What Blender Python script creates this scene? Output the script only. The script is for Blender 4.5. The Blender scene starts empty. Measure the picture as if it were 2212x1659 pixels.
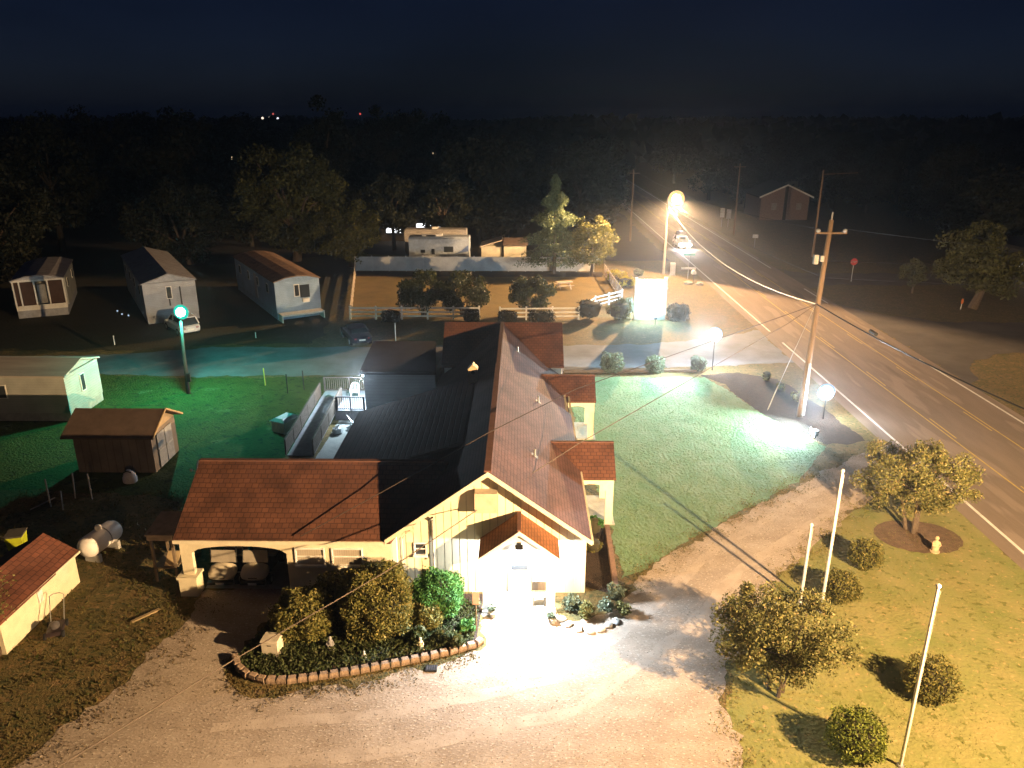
import bpy, math, random
import numpy as np
from mathutils import Vector, Matrix
random.seed(7)
RNG = np.random.default_rng(11)
sc = bpy.context.scene
COL = sc.collection
PI = math.pi
R = math.radians

# ------------------------------------------------------------------ camera
H = 18.0
F = 1663.0
TH, YAW = R(19.2), R(0.72)
cam_d = bpy.data.cameras.new('camera')
cam = bpy.data.objects.new('camera', cam_d)
COL.objects.link(cam)
cam.location = (0, 0, H)
cam.rotation_euler = (R(90) - TH, 0, YAW)
cam_d.sensor_width = 36
cam_d.lens = F / 2212 * 36
cam_d.clip_start = 0.5
cam_d.clip_end = 4000
sc.camera = cam

def ray(px, py):
    u = (px - 1106) / F; v = (829.5 - py) / F
    x = u; y = math.cos(TH) + v * math.sin(TH); z = -math.sin(TH) + v * math.cos(TH)
    c, s = math.cos(YAW), math.sin(YAW)
    return (x * c - y * s, x * s + y * c, z)
def gz(px, py, z=0.0):
    r = ray(px, py); t = (z - H) / r[2]
    return (r[0] * t, r[1] * t, z)
def gy(px, py, y):
    r = ray(px, py); t = y / r[1]
    return (r[0] * t, y, H + r[2] * t)

# ------------------------------------------------------------------ materials
MATS = {}
def nodes_of(m):
    m.use_nodes = True
    nt = m.node_tree
    nt.nodes.clear()
    out = nt.nodes.new('ShaderNodeOutputMaterial')
    b = nt.nodes.new('ShaderNodeBsdfPrincipled')
    nt.links.new(b.outputs[0], out.inputs[0])
    return nt, b
def mat(name, c, rough=.8, c2=None, scale=3.0, detail=6, bump=0.0, bscale=None, metal=0.0, spots=None, stretch=None, lo=.35, hi=.65, spec=.3):
    """noise-mixed two tone material, optional dark spots (colour, scale, threshold) and bump"""
    if name in MATS: return MATS[name]
    m = bpy.data.materials.new(name)
    nt, b = nodes_of(m)
    N, L = nt.nodes.new, nt.links.new
    b.inputs['Roughness'].default_value = rough
    b.inputs['Metallic'].default_value = metal
    b.inputs['Specular IOR Level'].default_value = spec
    tc = N('ShaderNodeTexCoord')
    mp = N('ShaderNodeMapping')
    if stretch: mp.inputs['Scale'].default_value = stretch
    L(tc.outputs['Object'], mp.inputs[0])
    if c2 is None: c2 = tuple(x * .72 for x in c)
    n = N('ShaderNodeTexNoise'); n.inputs['Scale'].default_value = scale; n.inputs['Detail'].default_value = detail
    n.inputs['Roughness'].default_value = .62
    L(mp.outputs[0], n.inputs[0])
    r = N('ShaderNodeMapRange'); r.inputs[1].default_value = lo; r.inputs[2].default_value = hi
    L(n.outputs[0], r.inputs[0])
    mx = N('ShaderNodeMix'); mx.data_type = 'RGBA'
    mx.inputs[6].default_value = (*c, 1); mx.inputs[7].default_value = (*c2, 1)
    L(r.outputs[0], mx.inputs[0])
    last = mx.outputs[2]
    if spots:
        for (sc_, ss, th) in spots:
            n2 = N('ShaderNodeTexNoise'); n2.inputs['Scale'].default_value = ss; n2.inputs['Detail'].default_value = 3
            L(mp.outputs[0], n2.inputs[0])
            r2 = N('ShaderNodeMapRange'); r2.inputs[1].default_value = th; r2.inputs[2].default_value = th + .05
            L(n2.outputs[0], r2.inputs[0])
            m2 = N('ShaderNodeMix'); m2.data_type = 'RGBA'
            m2.inputs[7].default_value = (*sc_, 1)
            L(r2.outputs[0], m2.inputs[0]); L(last, m2.inputs[6])
            last = m2.outputs[2]
    L(last, b.inputs['Base Color'])
    if bump:
        n3 = N('ShaderNodeTexNoise'); n3.inputs['Scale'].default_value = bscale or scale * 4; n3.inputs['Detail'].default_value = 4
        L(mp.outputs[0], n3.inputs[0])
        bp = N('ShaderNodeBump'); bp.inputs['Strength'].default_value = min(1, bump); bp.inputs['Distance'].default_value = .08
        L(n3.outputs[0], bp.inputs['Height']); L(bp.outputs[0], b.inputs['Normal'])
    MATS[name] = m
    return m

def shingle(name, c, c2, axis, row=.25, wid=.32):
    """courses of shingles; axis 'y' = slope faces +-Y (courses run along X), 'x' = slope faces +-X"""
    if name in MATS: return MATS[name]
    m = bpy.data.materials.new(name)
    nt, b = nodes_of(m)
    N, L = nt.nodes.new, nt.links.new
    b.inputs['Roughness'].default_value = .85
    b.inputs['Specular IOR Level'].default_value = .25
    tc = N('ShaderNodeTexCoord'); sp = N('ShaderNodeSeparateXYZ'); L(tc.outputs['Object'], sp.inputs[0])
    cb = N('ShaderNodeCombineXYZ')
    L(sp.outputs['X' if axis == 'y' else 'Y'], cb.inputs[0])
    mz = N('ShaderNodeMath'); mz.operation = 'MULTIPLY'; mz.inputs[1].default_value = 1.85
    L(sp.outputs['Z'], mz.inputs[0]); L(mz.outputs[0], cb.inputs[1])
    # wobble so courses are not laser straight
    nw = N('ShaderNodeTexNoise'); nw.inputs['Scale'].default_value = 1.3
    L(tc.outputs['Object'], nw.inputs[0])
    sw = N('ShaderNodeVectorMath'); sw.operation = 'SCALE'; sw.inputs['Scale'].default_value = .05
    L(nw.outputs['Color'], sw.inputs[0])
    ad = N('ShaderNodeVectorMath'); L(cb.outputs[0], ad.inputs[0]); L(sw.outputs[0], ad.inputs[1])
    br = N('ShaderNodeTexBrick'); L(ad.outputs[0], br.inputs[0])
    br.inputs['Scale'].default_value = 1.0
    br.inputs['Brick Width'].default_value = wid; br.inputs['Row Height'].default_value = row
    br.inputs['Mortar Size'].default_value = .022; br.inputs['Mortar Smooth'].default_value = .6
    br.inputs['Color1'].default_value = (*c, 1); br.inputs['Color2'].default_value = (*c2, 1)
    br.inputs['Mortar'].default_value = (*[x * .42 for x in c], 1)
    n = N('ShaderNodeTexNoise'); n.inputs['Scale'].default_value = .8; n.inputs['Detail'].default_value = 8
    L(tc.outputs['Object'], n.inputs[0])
    r = N('ShaderNodeMapRange'); r.inputs[1].default_value = .3; r.inputs[2].default_value = .7; r.inputs[3].default_value = .6; r.inputs[4].default_value = 1.35
    L(n.outputs[0], r.inputs[0])
    mx = N('ShaderNodeVectorMath'); mx.operation = 'SCALE'
    L(br.outputs[0], mx.inputs[0]); L(r.outputs[0], mx.inputs['Scale'])
    L(mx.outputs[0], b.inputs['Base Color'])
    bp = N('ShaderNodeBump'); bp.inputs['Strength'].default_value = .28; bp.inputs['Distance'].default_value = .03
    iv = N('ShaderNodeMath'); iv.operation = 'SUBTRACT'; iv.inputs[0].default_value = 1; L(br.outputs['Fac'], iv.inputs[1])
    L(iv.outputs[0], bp.inputs['Height']); L(bp.outputs[0], b.inputs['Normal'])
    MATS[name] = m
    return m

def siding(name, c, axis='X', pitch=.3, horizontal=False, dirt=.2):
    if name in MATS: return MATS[name]
    m = bpy.data.materials.new(name)
    nt, b = nodes_of(m)
    N, L = nt.nodes.new, nt.links.new
    b.inputs['Roughness'].default_value = .7
    b.inputs['Specular IOR Level'].default_value = .25
    tc = N('ShaderNodeTexCoord'); sp = N('ShaderNodeSeparateXYZ'); L(tc.outputs['Object'], sp.inputs[0])
    d = N('ShaderNodeMath'); d.operation = 'DIVIDE'; d.inputs[1].default_value = pitch
    L(sp.outputs['Z' if horizontal else axis], d.inputs[0])
    fr = N('ShaderNodeMath'); fr.operation = 'FRACT'; L(d.outputs[0], fr.inputs[0])
    gt = N('ShaderNodeMapRange'); gt.inputs[1].default_value = .0; gt.inputs[2].default_value = .12
    L(fr.outputs[0], gt.inputs[0])
    n = N('ShaderNodeTexNoise'); n.inputs['Scale'].default_value = 1.1; n.inputs['Detail'].default_value = 9
    L(tc.outputs['Object'], n.inputs[0])
    r = N('ShaderNodeMapRange'); r.inputs[1].default_value = .35; r.inputs[2].default_value = .75; r.inputs[3].default_value = 1; r.inputs[4].default_value = 1 - dirt
    L(n.outputs[0], r.inputs[0])
    g2 = N('ShaderNodeMapRange'); g2.inputs[3].default_value = .55; g2.inputs[4].default_value = 1
    L(gt.outputs[0], g2.inputs[0])
    mu = N('ShaderNodeMath'); mu.operation = 'MULTIPLY'; L(r.outputs[0], mu.inputs[0]); L(g2.outputs[0], mu.inputs[1])
    v = N('ShaderNodeVectorMath'); v.operation = 'SCALE'; v.inputs[0].default_value = c
    L(mu.outputs[0], v.inputs['Scale']); L(v.outputs[0], b.inputs['Base Color'])
    bp = N('ShaderNodeBump'); bp.inputs['Strength'].default_value = .5; bp.inputs['Distance'].default_value = .03
    L(gt.outputs[0], bp.inputs['Height']); L(bp.outputs[0], b.inputs['Normal'])
    MATS[name] = m
    return m

def leafmat(name, c, c2, c3=None):
    if name in MATS: return MATS[name]
    m = bpy.data.materials.new(name)
    nt, b = nodes_of(m)
    N, L = nt.nodes.new, nt.links.new
    b.inputs['Roughness'].default_value = .6
    b.inputs['Specular IOR Level'].default_value = .25
    g = N('ShaderNodeNewGeometry')
    cr = N('ShaderNodeValToRGB')
    cr.color_ramp.elements[0].color = (*c, 1); cr.color_ramp.elements[1].color = (*c2, 1)
    if c3:
        e = cr.color_ramp.elements.new(.9); e.color = (*c2, 1)
        cr.color_ramp.elements[2].color = (*c3, 1)
    L(g.outputs['Random Per Island'], cr.inputs[0])
    L(cr.outputs[0], b.inputs['Base Color'])
    tr = N('ShaderNodeBsdfTranslucent'); L(cr.outputs[0], tr.inputs[0])
    mx = N('ShaderNodeMixShader'); mx.inputs[0].default_value = .25
    out = [n for n in nt.nodes if n.type == 'OUTPUT_MATERIAL'][0]
    L(b.outputs[0], mx.inputs[1]); L(tr.outputs[0], mx.inputs[2]); L(mx.outputs[0], out.inputs[0])
    MATS[name] = m
    return m

def emit(name, c, s):
    if name in MATS: return MATS[name]
    m = bpy.data.materials.new(name); m.use_nodes = True
    nt = m.node_tree; nt.nodes.clear()
    out = nt.nodes.new('ShaderNodeOutputMaterial'); e = nt.nodes.new('ShaderNodeEmission')
    e.inputs[0].default_value = (*c, 1); e.inputs[1].default_value = s
    nt.links.new(e.outputs[0], out.inputs[0])
    MATS[name] = m
    return m

def glassmat(name, c=(.03, .035, .04), rough=.08):
    return mat(name, c, rough=rough, c2=tuple(x * 1.3 for x in c), scale=1.0, spec=.6)

# base palette
M_roofY = shingle('shingle_courses_x', (.115, .047, .028), (.085, .035, .022), 'y', .21, .27)
M_roofX = shingle('shingle_courses_y', (.098, .047, .040), (.080, .040, .034), 'x', .17, .5)
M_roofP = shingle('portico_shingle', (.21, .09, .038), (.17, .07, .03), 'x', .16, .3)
M_gable = siding('cream_vertical_siding', (.78, .70, .50), 'X', .30)
M_white = mat('white_paint', (.78, .76, .70), .5, (.66, .63, .56), scale=2)
M_stucco = mat('cream_stucco', (.70, .62, .44), .85, (.60, .53, .37), scale=2.2, bump=.3, bscale=30)
M_trim = mat('cream_trim', (.68, .62, .46), .6, (.6, .54, .4), scale=3)
M_grayw = siding('grey_siding', (.34, .36, .40), 'X', .2, True)
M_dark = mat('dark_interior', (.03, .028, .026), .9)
M_black = mat('black_plastic', (.015, .015, .016), .5)
M_rubber = mat('tyre_rubber', (.02, .02, .021), .8)
M_steel = mat('galvanised_steel', (.45, .45, .44), .4, (.36, .36, .36), scale=8, metal=.7)
M_wood = mat('weathered_timber', (.20, .15, .10), .85, (.12, .09, .06), scale=6, stretch=(1, 1, .15))
M_pole = mat('pole_timber', (.26, .17, .10), .85, (.17, .11, .07), scale=5, stretch=(3, 3, .25), bump=.4)
M_deck = mat('grey_deck_boards', (.36, .37, .40), .7, (.27, .28, .30), scale=4)
M_bark = mat('bark', (.12, .09, .065), .95, (.07, .05, .035), scale=8, bump=.6)
M_conc = mat('concrete', (.42, .41, .38), .9, (.33, .32, .30), scale=3, bump=.2, bscale=25)
M_curtain = siding('curtain_folds', (.42, .36, .28), 'X', .09, dirt=.3)
M_glass = glassmat('dark_glass')
M_block = mat('retaining_block', (.30, .215, .155), .95, (.22, .155, .11), scale=7, bump=.6, bscale=18)
M_grass = mat('grass_ground', (.095, .085, .028), .95, (.155, .105, .042), scale=.9, detail=10, bump=1.0, bscale=14,
              spots=[((.05, .055, .02), 5.5, .56), ((.20, .13, .06), 2.6, .60)])
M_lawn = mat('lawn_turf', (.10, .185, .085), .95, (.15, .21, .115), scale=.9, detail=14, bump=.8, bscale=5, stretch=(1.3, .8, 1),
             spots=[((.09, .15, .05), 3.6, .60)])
M_turfR = mat('dry_turf', (.145, .16, .044), .95, (.22, .19, .07), scale=.5, detail=14, bump=.6, bscale=7,
              spots=[((.11, .11, .025), 3.0, .60), ((.30, .22, .09), 5.0, .62)])
M_gravel = mat('gravel', (.36, .295, .24), .95, (.26, .205, .16), scale=.6, detail=14, bump=.3, bscale=9, stretch=(1, 1.7, 1),
               spots=[((.46, .40, .33), 9, .60), ((.20, .155, .115), 14, .62), ((.12, .085, .06), 6.5, .70)])
M_asph = mat('asphalt', (.20, .155, .122), .9, (.14, .108, .085), scale=.5, detail=12, bump=.3, bscale=30, stretch=(1.6, .22, 1),
             spots=[((.225, .178, .142), .5, .55), ((.12, .092, .075), .35, .66)])
M_lane = mat('lane_asphalt', (.185, .20, .225), .9, (.12, .13, .145), scale=.45, detail=12, bump=.3, bscale=30)
M_mulch = mat('mulch', (.045, .028, .020), .98, (.024, .017, .013), scale=4, detail=9, bump=1, bscale=16)
M_linew = mat('white_line_paint', (.62, .60, .56), .8, (.40, .37, .33), scale=2.5, lo=.45, hi=.8)
M_liney = mat('yellow_line_paint', (.46, .34, .09), .8, (.28, .21, .08), scale=2.5, lo=.45, hi=.8)
M_far = mat('far_ground', (.05, .055, .03), 1.0, (.035, .035, .022), scale=.05)

# ------------------------------------------------------------------ mesh builder
class MB:
    def __init__(s): s.v = []; s.f = []; s.sm = []
    def add(s, vs, fs, smooth=False):
        o = len(s.v); s.v += [tuple(p) for p in vs]; s.f += [tuple(i + o for i in f) for f in fs]; s.sm += [smooth] * len(fs)
        return s
    def box(s, a, b, rz=0, c=None):
        x0, y0, z0 = a; x1, y1, z1 = b
        vs = [(x0, y0, z0), (x1, y0, z0), (x1, y1, z0), (x0, y1, z0), (x0, y0, z1), (x1, y0, z1), (x1, y1, z1), (x0, y1, z1)]
        if rz:
            c = c or ((x0 + x1) / 2, (y0 + y1) / 2)
            cc, ss = math.cos(rz), math.sin(rz)
            vs = [(c[0] + (x - c[0]) * cc - (y - c[1]) * ss, c[1] + (x - c[0]) * ss + (y - c[1]) * cc, z) for x, y, z in vs]
        return s.add(vs, [(0, 3, 2, 1), (4, 5, 6, 7), (0, 1, 5, 4), (1, 2, 6, 5), (2, 3, 7, 6), (3, 0, 4, 7)])
    def slab(s, pts, d):
        n = len(pts); low = [(p[0] + d[0], p[1] + d[1], p[2] + d[2]) for p in pts]
        return s.add(list(pts) + low, [tuple(range(n)), tuple(range(2 * n - 1, n - 1, -1))] + [(i, i + n, (i + 1) % n + n, (i + 1) % n) for i in range(n)])
    def bar(s, p, q, w, h=None):
        h = h or w
        p, q = Vector(p), Vector(q); d = (q - p).normalized()
        up = Vector((0, 0, 1)) if abs(d.z) < .95 else Vector((1, 0, 0))
        a = d.cross(up).normalized() * (w / 2); b = a.cross(d).normalized() * (h / 2)
        vs = [p - a - b, p + a - b, p + a + b, p - a + b, q - a - b, q + a - b, q + a + b, q - a + b]
        return s.add(vs, [(0, 3, 2, 1), (4, 5, 6, 7), (0, 1, 5, 4), (1, 2, 6, 5), (2, 3, 7, 6), (3, 0, 4, 7)])
    def tube(s, pts, rad, n=8, cap=True):
        pts = [Vector(p) for p in pts]
        if not hasattr(rad, '__len__'): rad = [rad] * len(pts)
        vs = []; fs = []
        for i, p in enumerate(pts):
            d = (pts[min(i + 1, len(pts) - 1)] - pts[max(i - 1, 0)]).normalized()
            up = Vector((0, 0, 1)) if abs(d.z) < .9 else Vector((1, 0, 0))
            a = d.cross(up).normalized(); b = a.cross(d)
            for k in range(n):
                t = 2 * PI * k / n
                vs.append(p + (a * math.cos(t) + b * math.sin(t)) * rad[i])
        for i in range(len(pts) - 1):
            for k in range(n):
                fs.append((i * n + k, i * n + (k + 1) % n, (i + 1) * n + (k + 1) % n, (i + 1) * n + k))
        if cap: fs += [tuple(range(n - 1, -1, -1)), tuple((len(pts) - 1) * n + k for k in range(n))]
        return s.add(vs, fs, True)
    def lathe(s, prof, c=(0, 0, 0), n=16, sx=1, sy=1):
        vs = []; fs = []
        for r, z in prof:
            for k in range(n):
                t = 2 * PI * k / n
                vs.append((c[0] + r * math.cos(t) * sx, c[1] + r * math.sin(t) * sy, c[2] + z))
        for i in range(len(prof) - 1):
            for k in range(n):
                fs.append((i * n + k, i * n + (k + 1) % n, (i + 1) * n + (k + 1) % n, (i + 1) * n + k))
        fs += [tuple(range(n - 1, -1, -1)), tuple((len(prof) - 1) * n + k for k in range(n))]
        return s.add(vs, fs, True)
    def ball(s, c, r, sz=1, n=10):
        return s.lathe([(max(.001, r * math.sin(PI * i / n)), -r * math.cos(PI * i / n) * sz) for i in range(n + 1)], c, n * 2 - 4)
    def loft(s, rings, smooth=True):
        n = len(rings[0]); vs = [p for r in rings for p in r]; fs = []
        for i in range(len(rings) - 1):
            for k in range(n):
                fs.append((i * n + k, i * n + (k + 1) % n, (i + 1) * n + (k + 1) % n, (i + 1) * n + k))
        fs += [tuple(range(n - 1, -1, -1)), tuple((len(rings) - 1) * n + k for k in range(n))]
        return s.add(vs, fs, smooth)
    def build(s, name, m, parent=None, world=True):
        me = bpy.data.meshes.new(name)
        off = Vector((0, 0, 0))
        if world and parent is not None:
            p = parent
            while p is not None: off += p.location; p = p.parent
        me.from_pydata([(x - off.x, y - off.y, z - off.z) for x, y, z in s.v], [], s.f)
        me.polygons.foreach_set('use_smooth', s.sm)
        me.materials.append(m)
        me.update()
        import bmesh
        bm = bmesh.new(); bm.from_mesh(me); bmesh.ops.recalc_face_normals(bm, faces=bm.faces); bm.to_mesh(me); bm.free()
        if any(s.sm):
            try: me.set_sharp_from_angle(angle=R(40))
            except Exception: pass
        o = bpy.data.objects.new(name, me); COL.objects.link(o)
        if parent is not None: o.parent = parent
        return o

def tag(o, label=None, cat=None, group=None, kind=None):
    if label: o['label'] = label
    if cat: o['category'] = cat
    if group: o['group'] = group
    if kind: o['kind'] = kind
    return o
def thing(name, loc, label, cat, group=None, rz=0):
    o = bpy.data.objects.new(name, None); COL.objects.link(o)
    o.location = loc; o.rotation_euler = (0, 0, rz); o.empty_display_size = .2
    return tag(o, label, cat, group)
def copy_tree(o, parent=None):
    c = o.copy(); COL.objects.link(c); c.parent = parent
    for ch in list(o.children): copy_tree(ch, c)
    return c
def struct(o): o['kind'] = 'structure'; return o
def light(name, typ, loc, power, color, parent=None, size=.1, target=None, spot=None, blend=.5):
    d = bpy.data.lights.new(name, typ); d.energy = power; d.color = color
    if typ in ('POINT', 'SPOT'): d.shadow_soft_size = size
    if typ == 'SPOT': d.spot_size = spot; d.spot_blend = blend
    o = bpy.data.objects.new(name, d); COL.objects.link(o)
    off = Vector((0, 0, 0)); p = parent
    while p is not None: off += p.location; p = p.parent
    o.location = Vector(loc) - off
    if parent: o.parent = parent
    if target: o.rotation_euler = (Vector(target) - Vector(loc)).to_track_quat('-Z', 'Y').to_euler()
    return o
SGN = -1.0
def batwing(o, power_pow=2.0, cap=12.0, c0=-.12, c1=.05, face=None):
    """street-lamp optics: more light thrown sideways, so the ground is lit evenly"""
    d = o.data; d.use_nodes = True; nt = d.node_tree
    e = [n for n in nt.nodes if n.type == 'EMISSION'][0]
    tc = nt.nodes.new('ShaderNodeTexCoord'); sp = nt.nodes.new('ShaderNodeSeparateXYZ')
    nt.links.new(tc.outputs['Normal'], sp.inputs[0])
    ab = nt.nodes.new('ShaderNodeMath'); ab.operation = 'MULTIPLY'; ab.inputs[1].default_value = SGN; nt.links.new(sp.outputs[2], ab.inputs[0])
    mxm = nt.nodes.new('ShaderNodeMath'); mxm.operation = 'MAXIMUM'; mxm.inputs[1].default_value = .02; nt.links.new(ab.outputs[0], mxm.inputs[0])
    pw = nt.nodes.new('ShaderNodeMath'); pw.operation = 'POWER'; pw.inputs[1].default_value = -power_pow; nt.links.new(mxm.outputs[0], pw.inputs[0])
    mn = nt.nodes.new('ShaderNodeMath'); mn.operation = 'MINIMUM'; mn.inputs[1].default_value = cap; nt.links.new(pw.outputs[0], mn.inputs[0])
    cut = nt.nodes.new('ShaderNodeMapRange'); cut.inputs[1].default_value = c0; cut.inputs[2].default_value = c1; nt.links.new(ab.outputs[0], cut.inputs[0])
    fin = nt.nodes.new('ShaderNodeMath'); fin.operation = 'MULTIPLY'; nt.links.new(mn.outputs[0], fin.inputs[0]); nt.links.new(cut.outputs[0], fin.inputs[1])
    if face:   # shielded flood: light only on the side it faces
        dt = nt.nodes.new('ShaderNodeVectorMath'); dt.operation = 'DOT_PRODUCT'; dt.inputs[1].default_value = (face[0], face[1], -.12); nt.links.new(tc.outputs['Normal'], dt.inputs[0])
        mr = nt.nodes.new('ShaderNodeMapRange'); mr.inputs[1].default_value = -.03; mr.inputs[2].default_value = .10; mr.inputs[3].default_value = .04; nt.links.new(dt.outputs['Value'], mr.inputs[0])
        f2 = nt.nodes.new('ShaderNodeMath'); f2.operation = 'MULTIPLY'; nt.links.new(fin.outputs[0], f2.inputs[0]); nt.links.new(mr.outputs[0], f2.inputs[1]); fin = f2
    nt.links.new(fin.outputs[0], e.inputs['Strength'])

# ------------------------------------------------------------------ foliage
def quads_mesh(name, P, size, m, aspect=.6, updir=0.0):
    n = len(P)
    a = RNG.normal(size=(n, 3)); a[:, 2] += updir; a /= np.linalg.norm(a, axis=1)[:, None]
    b = RNG.normal(size=(n, 3)); b -= a * (a * b).sum(1)[:, None]; b /= np.linalg.norm(b, axis=1)[:, None]
    s = size * RNG.uniform(.6, 1.35, n)[:, None]
    a = a * s / 2; b = b * s / 2 * aspect
    V = np.empty((n, 4, 3)); V[:, 0] = P - a; V[:, 1] = P + b - a * .1; V[:, 2] = P + a; V[:, 3] = P - b - a * .1
    me = bpy.data.meshes.new(name)
    me.vertices.add(n * 4); me.vertices.foreach_set('co', V.reshape(-1))
    me.loops.add(n * 4); me.loops.foreach_set('vertex_index', np.arange(n * 4, dtype=np.int32))
    me.polygons.add(n); me.polygons.foreach_set('loop_start', np.arange(0, n * 4, 4, dtype=np.int32))
    me.polygons.foreach_set('loop_total', np.full(n, 4, dtype=np.int32))
    me.update(calc_edges=True); me.materials.append(m)
    return me
def crown_pts(n, c, r, clumps=30, rc=.32, surf=.75, flat=0.0):
    """leaf points gathered in clumps spread through an ellipsoid"""
    c = np.array(c, float); r = np.array(r, float)
    d = RNG.normal(size=(clumps, 3)); d /= np.linalg.norm(d, axis=1)[:, None]
    rad = np.maximum(RNG.uniform(0, 1, clumps) ** .4, surf * RNG.uniform(.7, 1.05, clumps))
    C = c + d * rad[:, None] * r * (1 - rc * .55)
    w = RNG.uniform(.5, 1.5, clumps); w /= w.sum()
    idx = RNG.choice(clumps, n, p=w)
    e = RNG.normal(size=(n, 3)); e /= np.linalg.norm(e, axis=1)[:, None]
    rr = (RNG.uniform(0, 1, n) ** .45)[:, None]
    sz = RNG.uniform(.7, 1.25, clumps)[idx][:, None]
    P = C[idx] + e * rr * r.mean() * rc * sz * np.array([1, 1, .8])
    return P, C
def leafobj(name, P, size, m, parent, aspect=.6, updir=0.):
    off = np.array(parent.location) if parent else np.zeros(3)
    me = quads_mesh(name, P - off, size, m, aspect, updir)
    o = bpy.data.objects.new(name, me); COL.objects.link(o); o.parent = parent
    return o

L_bush = leafmat('holly_leaves', (.07, .08, .018), (.19, .165, .045), (.30, .24, .08))
L_green = leafmat('boxwood_leaves', (.03, .10, .02), (.08, .20, .045))
L_myrt = leafmat('crape_myrtle_leaves', (.07, .08, .025), (.19, .17, .055), (.27, .19, .085))
L_oak = leafmat('oak_leaves', (.045, .05, .016), (.09, .09, .028))
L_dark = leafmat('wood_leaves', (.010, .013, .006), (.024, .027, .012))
L_con = leafmat('cedar_leaves', (.06, .09, .05), (.17, .21, .11))
L_hedge = leafmat('hedge_leaves', (.06, .08, .05), (.17, .20, .13))
L_gold = leafmat('golden_leaves', (.35, .30, .02), (.55, .46, .04))
L_cover = leafmat('ground_cover_leaves', (.03, .045, .012), (.075, .085, .03), (.13, .12, .06))

def shrub(name, c, r, n, leaf, m, label, cat='shrub', group=None, clumps=40, rc=.3, boxy=0, stem=True):
    c = (c[0], c[1]); t = thing(name, (c[0], c[1], 0), label, cat, group)
    cz = r[2] * 1.0
    if boxy:
        n = int(n * 1.2)
        d = RNG.normal(size=(n, 3)); d /= np.linalg.norm(d, axis=1)[:, None]
        e_ = boxy
        q_ = (np.abs(d) ** e_).sum(1) ** (-1 / e_)
        # lumpy surface: slow ripples plus a few shoots
        lump = 1 + .13 * np.sin(d[:, 0] * 6 + c[0] * 3) * np.sin(d[:, 1] * 5 + c[1] * 2) + .05 * np.sin(d[:, 2] * 8 + c[1] * 5) + .045 * np.sin(d[:, 2] * 11 + d[:, 0] * 9)
        rad = lump * RNG.uniform(.80, 1.05, n) * np.where(RNG.uniform(size=n) > .95, RNG.uniform(1.02, 1.16, n), 1)
        P = d * (q_ * rad)[:, None] * np.array(r) + np.array([c[0], c[1], cz])
    else:
        P, _ = crown_pts(n, (c[0], c[1], cz * 1.02), r, clumps, rc)
    P[:, 2] = np.maximum(P[:, 2], .04)
    leafobj('foliage', P, leaf, m, t)
    if stem:
        b = MB()
        for k in range(5):
            a = k * 1.26
            b.tube([(c[0] + .05 * math.cos(a), c[1] + .05 * math.sin(a), 0), (c[0] + r[0] * .4 * math.cos(a), c[1] + r[1] * .4 * math.sin(a), r[2] * 1.1)], [.03, .012], 5)
        # inner core of branches fills the middle so light does not pass straight through
        b.lathe([(.05, r[2] * .2), (r[0] * .6, r[2] * .4), (r[0] * .74, r[2]), (r[0] * .6, r[2] * 1.5), (.05, r[2] * 1.72)], (c[0], c[1], 0), 9, 1, r[1] / r[0])
        b.build('stem', MATS.get('twigs') or mat('twigs', (.04, .035, .018), .95), t)
    return t

def tree(name, base, h, crown_c, crown_r, n, leaf, m, label, cat='tree', group=None, clumps=45, rc=.28, trunk_r=.18, trunks=1, surf=.75):
    t = thing(name, base, label, cat, group)
    P, C = crown_pts(n, crown_c, crown_r, clumps, rc, surf)
    P[:, 2] = np.maximum(P[:, 2], .3)
    leafobj('crown', P, leaf, m, t)
    b = MB()
    for k in range(trunks):
        a = k * 2.4
        o = (0 if trunks == 1 else .22)
        p0 = Vector((base[0] + o * math.cos(a), base[1] + o * math.sin(a), 0))
        fork = Vector((crown_c[0] + o * 2 * math.cos(a), crown_c[1] + o * 2 * math.sin(a), max(.6, crown_c[2] - crown_r[2] * .55)))
        b.tube([p0, (p0 + fork) / 2 + Vector((.05, .03, 0)), fork], [trunk_r * 1.3, trunk_r, trunk_r * .75], 8)
        for j in range(7 if trunks == 1 else 4):
            e = Vector(C[RNG.integers(len(C))])
            mid = (fork + e) / 2 + Vector((0, 0, crown_r[2] * .12))
            b.tube([fork, mid, e], [trunk_r * .5, trunk_r * .3, trunk_r * .1], 6)
    b.build('trunk', M_bark, t)
    return t

# ------------------------------------------------------------------ ground zones
def flat(name, poly, z, m, jag=0.0, step=.25, label=None):
    """flat sheet with a slightly irregular outline"""
    pts = []
    n = len(poly)
    ph = random.random() * 10
    for i in range(n):
        a = Vector(poly[i][:2]); b = Vector(poly[(i + 1) % n][:2]); d = (b - a).length
        k = max(1, int(d / step)) if jag else 1
        nn = (b - a).normalized(); nn = Vector((nn.y, -nn.x)) if d > 0 else Vector((0, 0))
        for j in range(k):
            p = a.lerp(b, j / k)
            if jag and j: p = p + nn * (random.gauss(0, jag * .6) + jag * .8 * math.sin(ph + j * step * 1.7) + jag * .6 * math.sin(ph * 2 + j * step * .61))
            pts.append((p.x, p.y, z))
    import bmesh
    bm = bmesh.new()
    vs = [bm.verts.new(p) for p in pts]
    es = [bm.edges.new((vs[i], vs[(i + 1) % len(vs)])) for i in range(len(vs))]
    bmesh.ops.triangle_fill(bm, edges=es, use_beauty=False, use_dissolve=False, normal=(0, 0, 1))
    for f in bm.faces:
        if f.normal.z < 0: f.normal_flip()
    me = bpy.data.meshes.new(name); bm.to_mesh(me); bm.free(); me.materials.append(m)
    o = bpy.data.objects.new(name, me); COL.objects.link(o)
    return struct(o)

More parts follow.
